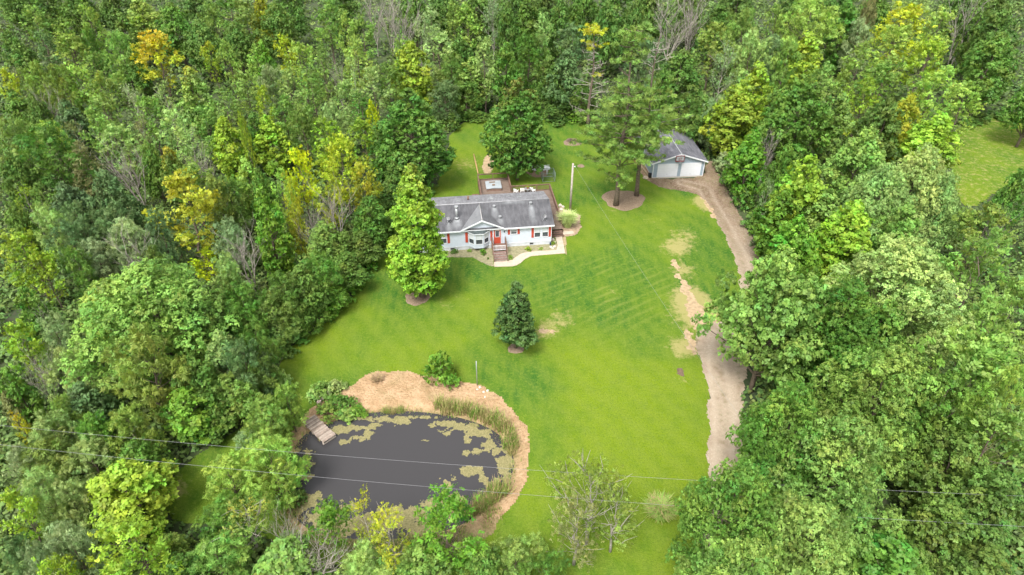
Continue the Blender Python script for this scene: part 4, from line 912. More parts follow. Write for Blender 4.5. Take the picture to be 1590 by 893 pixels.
# roof pipes, vents
def rz_(y): return EZ + .08 + (RZ - EZ - .08) * (y - ey) / (ry - ey) if y < ry else EZ + .08 + (RZ - EZ - .08) * (DEP - ey - y) / (ry - ey)
b = MB(); y_ = 1.75; b.tube([(-11.9, y_, rz_(y_) - .05), (-11.9, y_, rz_(y_) + 1.5)], .17, 12).tube([(-11.9, y_, rz_(y_) + 1.56), (-11.9, y_, rz_(y_) + 1.78)], .24, 12); ch = b.build('chimney', METAL, house)
b = MB(); b.tube([(-11.9, y_, rz_(y_) - .02), (-11.9, y_, rz_(y_) + .2)], [.34, .2], 12); b.build('flashing', METAL, ch)
for x, y in ((-7.0, 3.15), (-6.45, 1.3), (-2.25, 3.3)):
    b = MB(); z = rz_(y); b.tube([(x, y, z - .03), (x, y, z + .22)], .09, 8).tube([(x, y, z + .22), (x, y, z + .34)], .2, 10); v_ = b.build('roof_vent', METAL, house)
for x, y in ((-3.4, 5.4), (-7.1, 5.4), (-11.5, 5.3), (-4.8, 6.6), (-9.0, 5.6)):
    b = MB(); z = rz_(y); b.slab([(x - .17, y - .17, z + .2), (x + .17, y - .17, z + .2), (x + .17, y + .17, z + .1), (x - .17, y + .17, z + .1)], .3); b.build('roof_vent', METAL, house)
b = MB(); b.tube([(-10.15, 6.2, rz_(6.2) - .05), (-10.15, 6.2, rz_(6.2) + .5)], .13, 8); b.build('roof_pipe', mat('rusty pipe', (.20, .12, .08), .8, .2, 4), house)
def dish(x, y, s=1.0, az=0.3):
    z = rz_(y); b = MB(); b.tube([(x, y, z), (x, y, z + .5 * s)], .03, 6).tube([(x - .3 * s, y - .3 * s, z - .03), (x, y, z + .4 * s)], .02, 5).tube([(x + .3 * s, y - .3 * s, z - .03), (x, y, z + .4 * s)], .02, 5)
    m_ = b.build('dish_mount', METAL, house); d = MB(); n = 14; rim = []; c0 = Vector((x, y - .05, z + .55 * s)); nrm = Vector((math.sin(az), -.75, .6)).normalized(); u = nrm.cross(Vector((0, 0, 1))).normalized(); w = nrm.cross(u)
    ps = [[tuple(c0 + nrm * (.12 * s * q * q) + (u * math.cos(6.283 * i / n) + w * math.sin(6.283 * i / n)) * .24 * s * q) for i in range(n)] for q in (.02, .5, 1)]
    for k in range(2):
        for i in range(n): j = (i + 1) % n; d.quad([ps[k][i], ps[k][j], ps[k+1][j], ps[k+1][i]])
    d.tube([c0, c0 + nrm * .4 * s], .015, 5); d.build('satellite_dish', mat('dish grey', (.22, .22, .23), .5, .1, 3), m_)
dish(-.9, .6, 1.0, .5); dish(-12.9, 1.2, 1.1, -.6)

# front porch with steps
por = thing('front_steps', 'dark brown wooden front porch with five steps and a white baluster gate', 'steps', HW(-6.9, -.1), HYAW)
px0, px1 = -.85, .95; pl = 1.55
b = MB()
for i in range(11): b.box(px0, px1, -pl + i * .14, -pl + i * .14 + .13, FL - .04, FL)
b.build('landing', WOODB, por)
b = MB()
for i in range(5):
    y = -pl - .01 - i * .34; z = FL - .13 - i * .14; b.box(px0 + .05, px1 - .1, y - .34, y - .02, z - .045, z)
b.build('tread', mat('worn brown tread', (.19, .12, .10), .8, .2, 4), por)
b = MB()
for i in range(5):
    y = -pl - .01 - i * .34; z = FL - .13 - i * .14; b.box(px0 + .06, px1 - .11, y - .33, y - .31, max(-.02, z - .14), z - .05)
b.build('riser', mat('pale riser', (.42, .37, .34), .8, .2, 4), por)
for x in (px0, px1 - .08):
    b = MB()
    for y in (-pl + .04, -.08): b.box(x, x + .09, y - .045, y + .045, -.02, 1.72)
    b.box(x + .09 if x < 0 else x - .01, (x + .1) if x < 0 else x, -pl, -.1, .1, FL - .05)
    b.box(x - .01, x + .1, -pl, -.04, 1.66, 1.74); b.box(x + .02, x + .07, -pl + .09, -.12, FL + .08, FL + .13)
    for k in range(10): b.box(x + .03, x + .06, -pl + .15 + k * .135, -pl + .18 + k * .135, FL + .13, 1.66)
    b.box(x, x + .09, -pl - 1.66, -pl - 1.57, -.02, 1.05)
    b.obox((x + .045, -pl - .8, 1.36), (.08, 1.75, .06), 0, R(23)); b.build('railing', WOODB, por)
b = MB(); b.box(px0 + .12, px1 - .12, -pl - .03, -pl + .01, 1.35, 1.41).box(px0 + .12, px1 - .12, -pl - .03, -pl + .01, FL + .04, FL + .09)
n = 10
for k in range(n): xx = px0 + .16 + (px1 - px0 - .38) * k / (n - 1); b.box(xx, xx + .05, -pl - .025, -pl + .005, FL + .09, 1.35)
b.build('gate', WHITE, por)

# back and side deck
deck = thing('deck', 'brown wooden deck with railings behind and to the right of the house', 'deck', HO, HYAW)
DECK = mat('deck boards', (.13, .092, .07), .8, .22, 2.2, .3, 10, col2=(.20, .15, .12), stretch=(.5, 3, 1))
b = MB(); y = 8.25
while y < 17.25: b.box(-8.05, -3.6 if y > 13.05 else (1.95 if y > 8.3 else 1.95), y, y + .135, FL - .04, FL); y += .145
y = 2.4
while y < 8.2: b.box(.06, 1.95, y, y + .135, FL - .04, FL); y += .145
b.build('floor', DECK, deck)
b = MB(); b.box(-8.05, -3.6, 17.3, 17.35, 0, FL).box(-3.55, -3.6, 13.1, 17.3, 0, FL).box(-8.1, -8.05, 8.3, 17.3, 0, FL).box(1.95, 2.0, 2.4, 13.1, 0, FL).box(-3.6, 1.95, 13.15, 13.2, 0, FL); b.build('skirt_board', WOODB, deck)
def rail(p, q, n=None, dense=True):
    p, q = Vector((*p, 0)), Vector((*q, 0)); L_ = (q - p).length; d = (q - p) / L_; an = math.atan2(d.y, d.x); b = MB()
    b.obox(tuple((p + q) / 2 + Vector((0, 0, FL + .95))), (L_ + .1, .15, .05), an); b.obox(tuple((p + q) / 2 + Vector((0, 0, FL + .12))), (L_, .04, .09), an); b.obox(tuple((p + q) / 2 + Vector((0, 0, FL + .86))), (L_, .04, .09), an)
    k = max(1, round(L_ / 1.8))
    for i in range(k + 1): c = p + d * (L_ * i / k); b.obox((c.x, c.y, .8), (.1, .1, 1.7), an)
    if dense:
        m = int(L_ / .14)
        for i in range(m): c = p + d * (L_ * (i + .5) / m); b.obox((c.x, c.y, FL + .49), (.05, .03, .7), an)
    b.build('railing', WOODB, deck)
rail((-8.05, 8.6), (-8.05, 17.25)); rail((-8.0, 17.25), (-3.65, 17.25), dense=False); rail((-3.65, 17.2), (-3.65, 13.2)); rail((-3.6, 13.1), (1.95, 13.1)); rail((1.95, 13.05), (1.95, 3.6))
b = MB()
for i in range(3): b.box(.15, 1.85, 2.1 - i * .3, 2.38 - i * .3, .45 - i * .16, .5 - i * .16)
b.box(.1, .15, 1.4, 2.4, 0, .35).box(1.85, 1.9, 1.4, 2.4, 0, .35); b.build('stair', WOODB, deck)
# hot tub with a cover
tub = thing('hot_tub', 'square hot tub with a pale grey folded cover on the back deck', 'hot tub', HW(-6.0, 14.7, FL), HYAW)
b = MB().box(-1.05, 1.05, -1.05, 1.05, 0, .42); b.build('tub_wall', mat('brown tub panel', (.2, .13, .1), .6, .15, 5), tub)
TC = mat('pale tub cover', (.30, .33, .35), .45, .12, 1.5, .15, 3)
b = MB().slab([(-1.12, -1.12, .5), (0, -1.12, .56), (0, 1.12, .56), (-1.12, 1.12, .5)], .09).slab([(.01, -1.12, .56), (1.12, -1.12, .5), (1.12, 1.12, .5), (.01, 1.12, .56)], .09); b.build('cover', TC, tub)
b = MB().box(-.55, .3, .45, .75, .58, .63).box(-.2, .2, -.45, -.1, .58, .66); b.build('strap', mat('brown strap', (.18, .13, .09), .7, .2, 5), tub)
# patio chairs and a table with plants on the deck
PLW = mat('white plastic', (.78, .78, .76), .4, .03, 4)
def pchair(x, y, rz, label):
    t_ = thing('patio_chair', label, 'chair', HW(x, y, FL), HYAW + rz, 'white patio chairs on the deck')
    b = MB(); b.prism([(-.26, -.25), (.26, -.25), (.24, .24), (-.24, .24)], .40, .44); b.build('seat', PLW, t_)
    b = MB(); b.obox((0, .29, .70), (.48, .035, .55), 0, R(-12)); b.build('backrest', PLW, t_)
    for sx in (-1, 1):
        b = MB(); b.box(sx * .27 - .03, sx * .27 + .03, -.24, .24, .62, .65); b.build('armrest', PLW, t_)
        for sy in (-1, 1): b = MB(); b.tube([(sx * .27, sy * .24, 0), (sx * .25, sy * .22, .63 if sy < 0 else .64)], .025, 5); b.build('leg', PLW, t_)
pchair(-3.0, 12.45, 2.6, 'white plastic chair furthest left on the deck behind the roof'); pchair(-2.05, 12.6, 3.0, 'white plastic chair just left of the potted plant on the deck'); pchair(-.55, 12.5, 2.2, 'white plastic chair right of the potted plant on the deck')
t_ = thing('patio_table', 'round patio table with potted flowers on the back deck', 'table', HW(-1.3, 12.5, FL), HYAW)
b = MB(); b.tube([(0, 0, .70), (0, 0, .73)], .5, 20); b.build('tabletop', METAL, t_); b = MB(); b.tube([(0, 0, 0), (0, 0, .7)], .04, 6).tube([(0, 0, 0), (0, 0, .03)], .25, 10); b.build('leg', METAL, t_)
for i, (x, y, lab) in enumerate(((-1.3, 12.5, 'potted yellow green plant standing on the patio table'),)):
    o = thing('potted_plant', lab, 'plant', HW(x, y, FL + .73), HYAW); b = MB(); b.tube([(0, 0, 0), (0, 0, .2)], [.1, .14], 10); b.build('pot', mat('clay pot', (.4, .17, .1), .8, .1, 5), o)
    rg = np.random.RandomState(3); f = crown_mesh('foliage', rg, [(0, 0, .35, .22), (.15, 0, .3, .15), (-.14, .05, .3, .16)], 1500, .05, .03, H=1); f.parent = o; f.color = (.3, .33, .04, 0)

# front walk, slab and planting beds
def flat(name, pts, m, z, th=.08, label=None, cat=None, kind=None):
    o = MB().prism(pts, z - th, z).build(name, m); return tag(o, label, cat, kind=kind)
def zpoly(pts, it=0): return smooth_poly([Z1(x, y)[:2] for x, y in pts], it) if it else [Z1(x, y)[:2] for x, y in pts]
def ccw(p): a = sum(p[i][0] * p[(i+1) % len(p)][1] - p[(i+1) % len(p)][0] * p[i][1] for i in range(len(p))); return p if a > 0 else p[::-1]
WALK = [(1045,585),(1080,762),(900,775),(815,784),(770,806),(735,838),(705,855),(670,862),(534,866),(530,829),(620,826),(655,818),(690,800),(735,768),(790,751),(1012,738),(1022,700),(990,600),(1000,585)]
BED_L = [(150,745),(150,792),(250,790),(370,792),(425,825),(470,850),(531,866),(530,700)]
BED_R = [(618,705),(620,824),(655,818),(690,800),(735,768),(790,751),(1012,738),(1022,700),(985,610),(968,690)]
BEDM = mat('planting bed gravel', (.17, .165, .09), .95, .25, 3, .8, 16, col2=(.29, .26, .155))
patch('planting_bed', ccw(zpoly(BED_L)), BEDM, .02, .14, .12, .7); patch('planting_bed', ccw(zpoly(BED_R)), BEDM, .02, .14, .1, .7)
patch('planting_bed', ccw(zpoly([(1020,440),(1040,360),(1075,420),(1190,470),(1200,560),(1180,600),(1150,625),(1060,640),(1050,590),(1010,560)])), mat('brown bed', (.30, .22, .15), .95, .25, 3, .8, 16), .02, .14, .25, .9)
patch('planting_bed', ccw(zpoly([(1048,590),(1090,640),(1085,750),(1100,762),(1085,775)])), mat('tan soil edge', (.30, .23, .13), .95, .25, 3, .8, 16), .01, .14, .1, .9)
walk = flat('front_path', ccw(zpoly(WALK)), CONC, .07, .12, kind='structure')
flat('concrete_slab', ccw(zpoly([(1045,595),(1140,592),(1148,612),(1052,622)])), CONC, .09, .15, 'small concrete slab beside the large ornamental grass clump', 'slab')
for px, py, H, wd, col, lab in ((447,765,.75,1.0,'BB','bright green round bush left of the front steps'),(230,760,.7,.9,'G','dark leafy plant in the bed under the left windows'),(343,748,.45,.55,'L','pale small plant in the bed below the bay window'),(485,806,.3,.35,'G','tiny plant near the bottom left of the front steps'),
                                (658,803,.55,.75,'L','low rounded plant right of the front steps by the path'),(797,742,.65,.85,'YG','yellow green bush against the wall below the small window'),(893,732,.4,.55,'L','small plant in the bed below the right windows'),(988,692,.5,.6,'YG','small bright plant at the right front corner of the house'),(960,668,.5,.3,'D','slim dark plant by the right front corner')):
    put_tree(*Z1(px, py)[:2], H, wd, 'shrub', col, 0, None, lab, None, 'small plants in the front beds')
STONE = mat('pale stone', (.50, .45, .40), .9, .2, 4, .5, 10)
def rock(x, y, r, label, seed, m=STONE, g=None, z=None):
    rng = np.random.RandomState(seed); mb = MB(); n = 9
    rows = []
    for j, f in enumerate((-.5, 0, .45, .8)):
        rr = r * math.cos(f * 1.2) * (1.0 if j else .9); rows.append([(rr * math.cos(6.283 * i / n) * (1 + rng.normal() * .12), rr * .8 * math.sin(6.283 * i / n) * (1 + rng.normal() * .12), r * .7 * f + r * .2) for i in range(n)])
    for k in range(3):
        for i in range(n): j = (i + 1) % n; mb.quad([rows[k][i], rows[k][j], rows[k+1][j], rows[k+1][i]])
    mb.quad(rows[3]); o = mb.build('rock', m); o.location = (x, y, float(height(np.array([x]), np.array([y]))[0]) if z is None else z); o.rotation_euler = (0, 0, seed)
    return tag(o, label, 'rock', g)
for i, (px, py, r, lab) in enumerate([(745,602,.16,'small pale rock at the foot of the metal pole by the pond'),(751,609,.14,'pale rock just right of the pole base on the bank'),(757,607,.16,'white rock furthest right of those by the metal pole'),(753,617,.13,'lowest small white rock under the metal pole'),(741,605,.12,'leftmost small rock beneath the metal pole')]):
    rock(*P(px, py)[:2], r, lab, i + 2, g='rocks by the metal pole')
for i, (zx, zy, r, lab) in enumerate([(1040,395,.3,'pale rock nearest the deck railing, left of the utility pole'),(1062,405,.25,'pale rock left of the utility pole base'),(1050,425,.28,'low pale rock above the ornamental grass'),(1080,440,.2,'small rock right beside the utility pole base'),
                                      (985,655,.22,'pale rock at the right front corner of the house'),(968,715,.2,'rock in the front bed just left of the path corner'),(998,712,.24,'rounded rock beside the path at its right bend'),(982,725,.17,'small rock in the corner of the right bed'),(1000,675,.16,'small rock against the path, right of the house corner')]):
    rock(*Z1(zx, zy)[:2], r, lab, i + 20, g='rocks beside the house')

# utility pole and wires
up = thing('utility_pole', 'grey wooden utility pole standing behind the ornamental grass', 'utility pole', Z1(1117, 440), 0)
b = MB(); b.tube([(0, 0, -.3), (.02, 0, 7.35)], [.16, .125], 12); b.build('shaft', GREYP, up)
b = MB(); b.tube([(.14, 0, 6.9), (.3, 0, 6.9)], .03, 6).tube([(.3, 0, 6.82), (.3, 0, 7.0)], .05, 8); b.build('insulator', WHITE, up)
WIRE = mat('wire', (.24, .24, .25), .5, .1, 3, spec=.5)
def wire(name, pts3, label, r=.014, sag=0.0, grp=None):
    mb = MB(); mb.tube(pts3, r, 5); return tag(mb.build(name, WIRE), label, 'wire', grp)
ex, ey_, _ = P(1185, 700, 6.0); bx_, by_, _ = Z1(1117, 440)
hw = [(bx_ + .3 + (ex - bx_ - .3) * q, by_ + (ey_ - by_) * q, 6.95 + (6.0 - 6.95) * q - 1.2 * 4 * q * (1 - q) * .35) for q in np.linspace(0, 1, 20)]
wire('service_wire', hw, 'thin service wire running from the utility pole down across the lawn', .0075)
for k, (pts, lab) in enumerate(((( (-120,657),(0,665),(235,680),(470,697),(800,720),(1100,738),(1350,756),(1590,777),(1720,787)), 'upper of the two overhead wires crossing the pond'), (((-120,682),(0,692),(220,711),(440,737),(760,760),(1085,780),(1350,797),(1590,822),(1720,834)), 'lower of the two overhead wires crossing the pond'))):
    p3 = [P(x, y, 8.6 - 1.2 * (1 - ((x - 800) / 920) ** 2)) for x, y in pts]
    ys_ = np.polyfit([p[0] for p in p3], [p[1] for p in p3], 1); zs_ = np.polyfit([p[0] for p in p3], [p[2] for p in p3], 2)
    xs_ = np.linspace(p3[0][0], p3[-1][0], 40); wire('power_line', [(x, float(np.polyval(ys_, x)), float(np.polyval(zs_, x))) for x in xs_], lab, .008, grp='overhead wires')
mp_ = MB(); mp_.tube([(0, 0, -.2), (0, 0, 3.3)], .045, 8); o = mp_.build('metal_pole', METAL); o.location = P(741, 599); tag(o, 'thin galvanised metal pole standing above the pond bank', 'pole')

# dock
da, db = P(420 + 158/3.079, 560 + 292/3.079, .12), P(420 + 205/3.079, 560 + 262/3.079, .12); dc, dd_ = P(420 + 303/3.079, 560 + 352/3.079, .12), P(420 + 257/3.079, 560 + 390/3.079, .12)
m0 = (Vector(da) + Vector(db)) / 2; m1 = (Vector(dc) + Vector(dd_)) / 2; DL = (m1 - m0).length; DWd = 1.35; an = math.atan2(m1.y - m0.y, m1.x - m0.x)
dock = thing('dock', 'old weathered wooden dock reaching into the left side of the pond', 'dock', (m0.x, m0.y, 0), an)
rg = np.random.RandomState(4); b = MB(); x = 0
while x < DL:
    w = .12; j = rg.normal() * .025; b.box(x, x + w, -DWd / 2 + j, DWd / 2 + j, .10 + rg.rand() * .012, .14 + rg.rand() * .012, rg.randint(3)); x += w + .02
b.build('deck_boards', [mat('old board a', (.29, .23, .19), .9, .25, 5, .4, 14), mat('old board b', (.22, .17, .135), .9, .25, 5, .4, 14), mat('old board c', (.36, .30, .25), .9, .2, 5, .4, 14)], dock)
b = MB()
for s_ in (-1, 1): b.box(.1, DL - .02, s_ * (DWd / 2 - .12) - .04, s_ * (DWd / 2 - .12) + .04, -.06, .098)
b.build('stringer', GREYP, dock)
for x in (DL * .45, DL - .12):
    for s_ in (-1, 1): b = MB(); b.tube([(x, s_ * (DWd / 2 - .08), -.95), (x, s_ * (DWd / 2 - .08), .098)], .075, 8); b.build('post', GREYP, dock)
b = MB(); b.box(DL - .03, DL + .05, -DWd / 2, DWd / 2, -.22, -.12).obox((DL, .25, -.06), (.07, .9, .08), 0, R(15)); b.build('cross_brace', GREYP, dock)
# small blocks between the weeds, broken post by the left bushes
BLK = mat('pinkish block', (.47, .36, .32), .9, .15, 5)
for zx, zy, lab in ((283,162,'small square pinkish block, highest of the three by the dock'),(245,187,'small square pinkish block, middle one of the three by the dock'),(235,208,'small square pinkish block, lowest of the three by the dock')):
    o = thing('block', lab, 'block', P(420 + zx/3.079, 560 + zy/3.079, 0), rg.rand() * 3, 'square blocks near the dock'); b = MB(); b.box(-.17, .17, -.17, .17, -.3, .42); b.build('block_body', BLK, o); b = MB(); b.tube([(0, 0, .421), (0, 0, .426)], .07, 8); b.build('hole', BLACK, o)
o = thing('old_fence_post', 'weathered post with a fallen rail among the bushes left of the dock', 'fence post', P(428, 645), .6)
b = MB(); b.tube([(0, 0, -.2), (.05, 0, 1.3)], .06, 7); b.build('post', GREYP, o); b = MB(); b.tube([(-1.4, -.1, .5), (.05, 0, 1.2)], .05, 7); b.build('rail', GREYP, o)

# things on the back lawn
BOAT = mat('white hull', (.75, .76, .77), .45, .05, 3)
o = thing('overturned_boat', 'white overturned boat lying partly hidden beneath the oak behind the deck', 'boat', P(838, 263), .12)
mb = MB(); n = 14; prs = []
for i in range(13):
    u = i / 12; hw_ = .62 * math.sin(math.pi * (.08 + .84 * u)) ** .6; prs.append([(-1.6 + 3.2 * u, hw_ * math.cos(math.pi * k / n), .06 + .55 * math.sin(math.pi * k / n) * (hw_ / .62)) for k in range(n + 1)])
for i in range(12):
    for k in range(n): mb.quad([prs[i][k], prs[i+1][k], prs[i+1][k+1], prs[i][k+1]]); mb.sm[-1] = True
mb.quad(prs[0]); mb.quad(prs[-1][::-1]); mb.build('hull', BOAT, o); b = MB(); b.box(-1.5, 1.5, -.03, .03, .60, .66); b.build('keel', BOAT, o)
o = thing('dog_kennel', 'small wire mesh kennel with metal frame behind the deck railing', 'kennel', HW(1.6, 16.7), HYAW)
b = MB(); w_, d_, h_ = 1.8, 1.6, 1.45
for x in (0, w_):
    for y in (0, d_): b.tube([(x, y, -.05), (x, y, h_)], .035, 6)
for z in (.08, h_):
    b.tube([(0, 0, z), (w_, 0, z)], .02, 6).tube([(0, d_, z), (w_, d_, z)], .03, 6).tube([(0, 0, z), (0, d_, z)], .03, 6).tube([(w_, 0, z), (w_, d_, z)], .03, 6)
b.build('frame', mat('green grey metal', (.22, .27, .26), .5, .1, 5), o)
b = MB()
for k in range(1, 12):
    x = w_ * k / 12; b.tube([(x, 0, .08), (x, 0, h_)], .005, 4).tube([(x, d_, .08), (x, d_, h_)], .005, 4); y = d_ * k / 12; b.tube([(0, y, .08), (0, y, h_)], .005, 4).tube([(w_, y, .08), (w_, y, h_)], .005, 4)
for k in range(1, 9):
    z = h_ * k / 9; b.tube([(0, 0, z), (w_, 0, z)], .005, 4).tube([(0, d_, z), (w_, d_, z)], .005, 4)
b.build('wire_mesh', mat('dull wire', (.16, .19, .18), .6, .1, 4), o)
o = thing('white_post', 'short white post behind the kennel on the back lawn', 'post', Z1(938, 150), 0); b = MB(); b.tube([(0, 0, -.1), (0, 0, 1.0)], .1, 10); b.build('post', WHITE, o); b = MB(); b.tube([(0, 0, 1.0), (0, 0, 1.08)], [.14, .04], 10); b.build('cap', WHITE, o)
b = MB(); q0, q1 = Z1(375, 0), Z1(408, 148); b.tube([(q0[0], q0[1], .08), (q1[0], q1[1], .08)], .09, 6); tag(b.build('edging_log', mat('orange timber', (.42, .25, .13), .8, .2, 3)), 'long orange timber edging running back across the lawn from the deck', 'timber')
b = MB()
for i in range(3): b.box(-.5, .5, -.35 + i * .02, .35, i * .2, .18 + i * .2)
o = b.build('wood_steps', WOODB); o.location = HW(-8.75, 13.0); o.rotation_euler = (0, 0, HYAW); tag(o, 'small brown wooden step block against the left side of the back deck', 'steps')
# heap of dead sticks in the far mulch ring
x, y, _ = P(889, 220); rg = np.random.RandomState(8); b = MB()
for i in range(60):
    a = rg.rand() * 6.28; r = rg.rand() * .9; l = .4 + rg.rand() * .7; a2 = rg.rand() * 6.28; z = .1 + rg.rand() * .35 * (1 - r)
    p = Vector((r * math.cos(a), r * math.sin(a), z)); dv = Vector((math.cos(a2), math.sin(a2), rg.uniform(-.1, .3))) * l; b.tube([p - dv / 2, p + dv / 2], [.03, .012], 4)
o = b.build('stick_heap', BARK); o.location = (x, y, .05); tag(o, 'low heap of dead brown sticks in the far mulch ring', 'stick heap')

# ------------------------------------------------------------------ garage
GO = P(990 + 200 / 8.93, 190 + 775 / 8.93); GYAW = R(5.16)
def GW(x, y, z=0.0): c, s = math.cos(GYAW), math.sin(GYAW); return (GO[0] + x * c - y * s, GO[1] + x * s + y * c, z)
gar = thing('garage', 'detached grey blue garage with two white doors and a grey gabled roof', 'garage', GO, GYAW)
GSID = lap(mat('grey blue siding', (.29, .36, .42), .6, .06, 3), .22); GSIDL = GSID
GWd, GD, GE, GR = 7.75, 8.8, 2.65, 3.95
b = MB(); b.box(0, GWd, 0, GD, .12, GE); b.quad([(0, -.001, GE), (GWd, -.001, GE), (GWd / 2, -.001, GR - .05)]); b.quad([(GWd, GD + .001, GE), (0, GD + .001, GE), (GWd / 2, GD + .001, GR - .05)]); b.build('wall', GSID, gar)
b = MB(); b.box(-.03, GWd + .03, -.03, GD + .03, -.1, .119); b.build('foundation', mat('pale concrete', (.55, .5, .44), .9, .1, 4), gar)
b = MB()
for x in (.0, GWd): b.box(x - .06, x + .06, -.03, -.002, .12, GE)
b.build('corner_trim', WHITE, gar)
gs = shingle('garage shingles', (.085, .085, .10), (.15, .15, .17)); oy = .35; ox = .4; gm_ = GWd / 2; gez = GE - .1
slope('roof', (-ox, GD + oy, gez), (-ox, -oy, gez), (gm_, -oy, GR), (gm_, GD + oy, GR), gar, gs)
slope('roof', (GWd + ox, -oy, gez), (GWd + ox, GD + oy, gez), (gm_, GD + oy, GR), (gm_, -oy, GR), gar, gs)
b = MB(); b.tube([(gm_, -oy, GR + .02), (gm_, GD + oy, GR + .02)], .07, 8); b.build('ridge_vent', mat('pale ridge', (.32, .33, .35), .7, .1, 4), gar)
b = MB()
for sx in (-1, 1): xe = gm_ + sx * (gm_ + ox); b.slab([(xe, -oy - .03, gez + .03), (gm_, -oy - .03, GR + .03), (gm_, -oy - .002, GR + .03), (xe, -oy - .002, gez + .03)], .2)
b.build('fascia', WHITE, gar)
for x0_, x1_ in ((.75, 3.65), (4.35, 7.2)):
    d = MB(); d.box(x0_, x1_, -.03, -.002, .14, 2.2)
    for k in range(5): d.box(x0_ + .01, x1_ - .01, -.04, -.031, .18 + k * .41, .18 + k * .41 + .37)
    d_ = d.build('garage_door', WHITE, gar); f = MB(); f.box(x0_ - .1, x0_, -.05, -.002, .12, 2.3).box(x1_, x1_ + .1, -.05, -.002, .12, 2.3).box(x0_, x1_, -.05, -.002, 2.2, 2.3); f.build('door_frame', WHITE, d_)
    b = MB(); b.box((x0_ + x1_) / 2 - .1, (x0_ + x1_) / 2 + .1, -.06, -.041, .5, .53); b.build('handle', METAL, d_)
bb = thing('basketball_hoop', 'basketball backboard with dark red border above the garage doors', 'basketball hoop', GW(3.72, -.1, 2.85), GYAW, None)
b = MB(); b.box(-.62, .62, -.35, -.31, 0, .85); b.build('backboard', mat('clear backboard', (.33, .35, .37), .2, .2, 3), bb)
b = MB(); rr_ = mat('dark red border', (.20, .03, .03), .5, .1, 3); b.box(-.66, .66, -.37, -.30, -.05, .09).box(-.66, -.58, -.37, -.30, .09, .88).box(.58, .66, -.37, -.30, .09, .88).box(-.58, .58, -.37, -.30, .80, .88).box(-.2, .2, -.372, -.352, .2, .24).box(-.2, .2, -.372, -.352, .5, .54).box(-.2, -.16, -.372, -.352, .24, .5).box(.16, .2, -.372, -.352, .24, .5); b.build('border', rr_, bb)
b = MB(); n = 16; b.tube([(.23 * math.cos(6.283 * i / n), -.62 + .23 * math.sin(6.283 * i / n), .12) for i in range(n + 1)], .015, 5, cap=False); b.build('rim', rr_, bb)
b = MB()
for i in range(10): a = 6.283 * i / 10; b.tube([(.23 * math.cos(a), -.62 + .23 * math.sin(a), .12), (.13 * math.cos(a + .3), -.62 + .13 * math.sin(a + .3), -.3)], .008, 4)
b.build('net', WHITE, bb); b = MB(); b.box(-.3, .3, -.3, .1, .3, .36).box(-.3, .3, -.3, .1, .6, .66); b.build('bracket', METAL, bb)
b = MB(); q0 = GW(-.9, 4.6); q1 = GW(-.35, .2); b.obox(((q0[0]+q1[0])/2, (q0[1]+q1[1])/2, .15), (.25, math.dist(q0[:2], q1[:2]), .3), math.atan2(q1[1]-q0[1], q1[0]-q0[0]) + math.pi / 2); tag(b.build('retaining_timber', mat('old timber', (.38, .29, .18), .9, .2, 3)), 'long tan retaining timber along the left side of the garage', 'timber')
o = thing('wood_pile', 'stacked orange boards beside the left wall of the garage', 'wood pile', GW(-.95, 5.6), GYAW + .1)
b = MB(); rg = np.random.RandomState(2)
for k in range(5):
    for j in range(4): b.box(-.45 + j * .23 + rg.normal() * .01, -.25 + j * .23, -1.0 + rg.normal() * .06, 1.0 + rg.normal() * .06, .1 + k * .16, .24 + k * .16)
b.build('board', mat('orange boards', (.45, .27, .13), .8, .25, 4), o); b = MB(); b.box(-.5, .5, -.7, -.6, 0, .1).box(-.5, .5, .6, .7, 0, .1); b.build('bearer', GREYP, o)
o = thing('trash_bin', 'black bin standing at the front left corner of the garage', 'bin', GW(-.3, .35), 0); b = MB(); b.tube([(0, 0, 0), (0, 0, .6)], [.22, .28], 12); b.build('bin_body', BLACK, o); b = MB(); b.tube([(0, 0, .6), (0, 0, .66)], [.3, .22], 12); b.build('lid', BLACK, o)
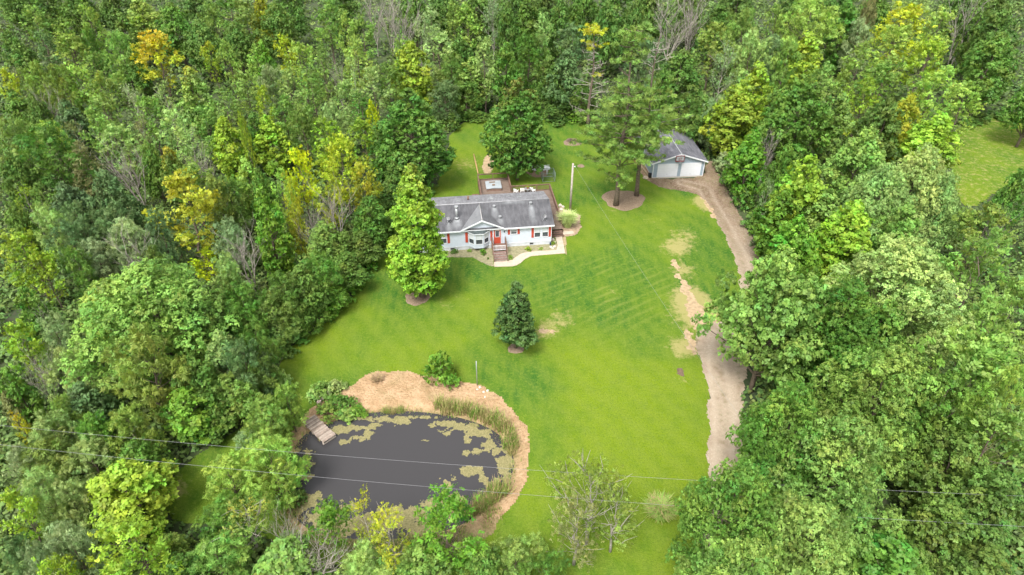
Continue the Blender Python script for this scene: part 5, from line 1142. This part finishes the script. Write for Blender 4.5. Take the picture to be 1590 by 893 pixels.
rock(*P(1002.5, 277)[:2], .45, 'pale tan boulder on the grass edge left of the garage', 31, mat('tan stone', (.5, .4, .3), .9, .2, 3, .4, 8))
# trunk on the far right clearing, hidden crown above it
ox_, oy_, _ = P(1578, 228); put_tree(ox_, oy_, 14, 8, 'oak', 'G', 0, .5, 'tree with a dark leaning trunk on the far right clearing', 1)

# ------------------------------------------------------------------ labels of the woodland trees: look, then place beside a landmark
MARKS = [('the house', 770, 345), ('the garage', 1048, 240), ('the dock', 495, 670), ('the golden topped tree', 234, 90), ('the two tall pines', 960, 150), ('the far right clearing', 1545, 240), ('the bright yellow tree', 480, 262),
         ('the olive willow', 212, 600), ('the vine covered column tree', 404, 370), ('the pond', 620, 740), ('the round grass clump', 1022, 795), ('the large pale yellow tree', 275, 340),
         ('the lower driveway', 1115, 620), ('the upper driveway', 1150, 370), ('the top left corner', 0, 0), ('the bottom left corner', 0, 893), ('the bottom right corner', 1590, 893), ('the top right corner', 1590, 0), ('the back lawn', 725, 230), ('the yellow tree behind the house', 637, 100)]
bins = {}
for o, px, py, kind, col, H, Wd in trees:
    px = min(1585, max(5, px)); py = min(888, max(5, py))
    m = min(MARKS, key=lambda m: (m[1] - px) ** 2 + 1.6 * (m[2] - py) ** 2); dx, dy = px - m[1], py - m[2]
    side = ('right of' if dx > 0 else 'left of') if abs(dx) > abs(dy) * 1.1 else ('behind' if dy < 0 else 'in front of')
    if 'corner' in m[0]: side = 'near'
    word = KIND[kind][1]
    if kind == 'dead': look = 'bare grey leafless tree'
    elif kind == 'shrub': look = WORD[col] + ' low bush'
    else: look = WORD[col] + ' ' + word
    bins.setdefault((look, side, m[0]), []).append((dx * dx + dy * dy, o))
for (look, side, m), l in bins.items():
    l.sort(key=lambda q: q[0])
    for i, (_, o) in enumerate(l):
        o['label'] = '%s, %s %s %s' % (look, 'nearest' if i == 0 and len(l) > 1 else '' if len(l) == 1 else ordinal(i) + ' nearest', side, m)
        o['label'] = o['label'].replace(',  ', ', ')
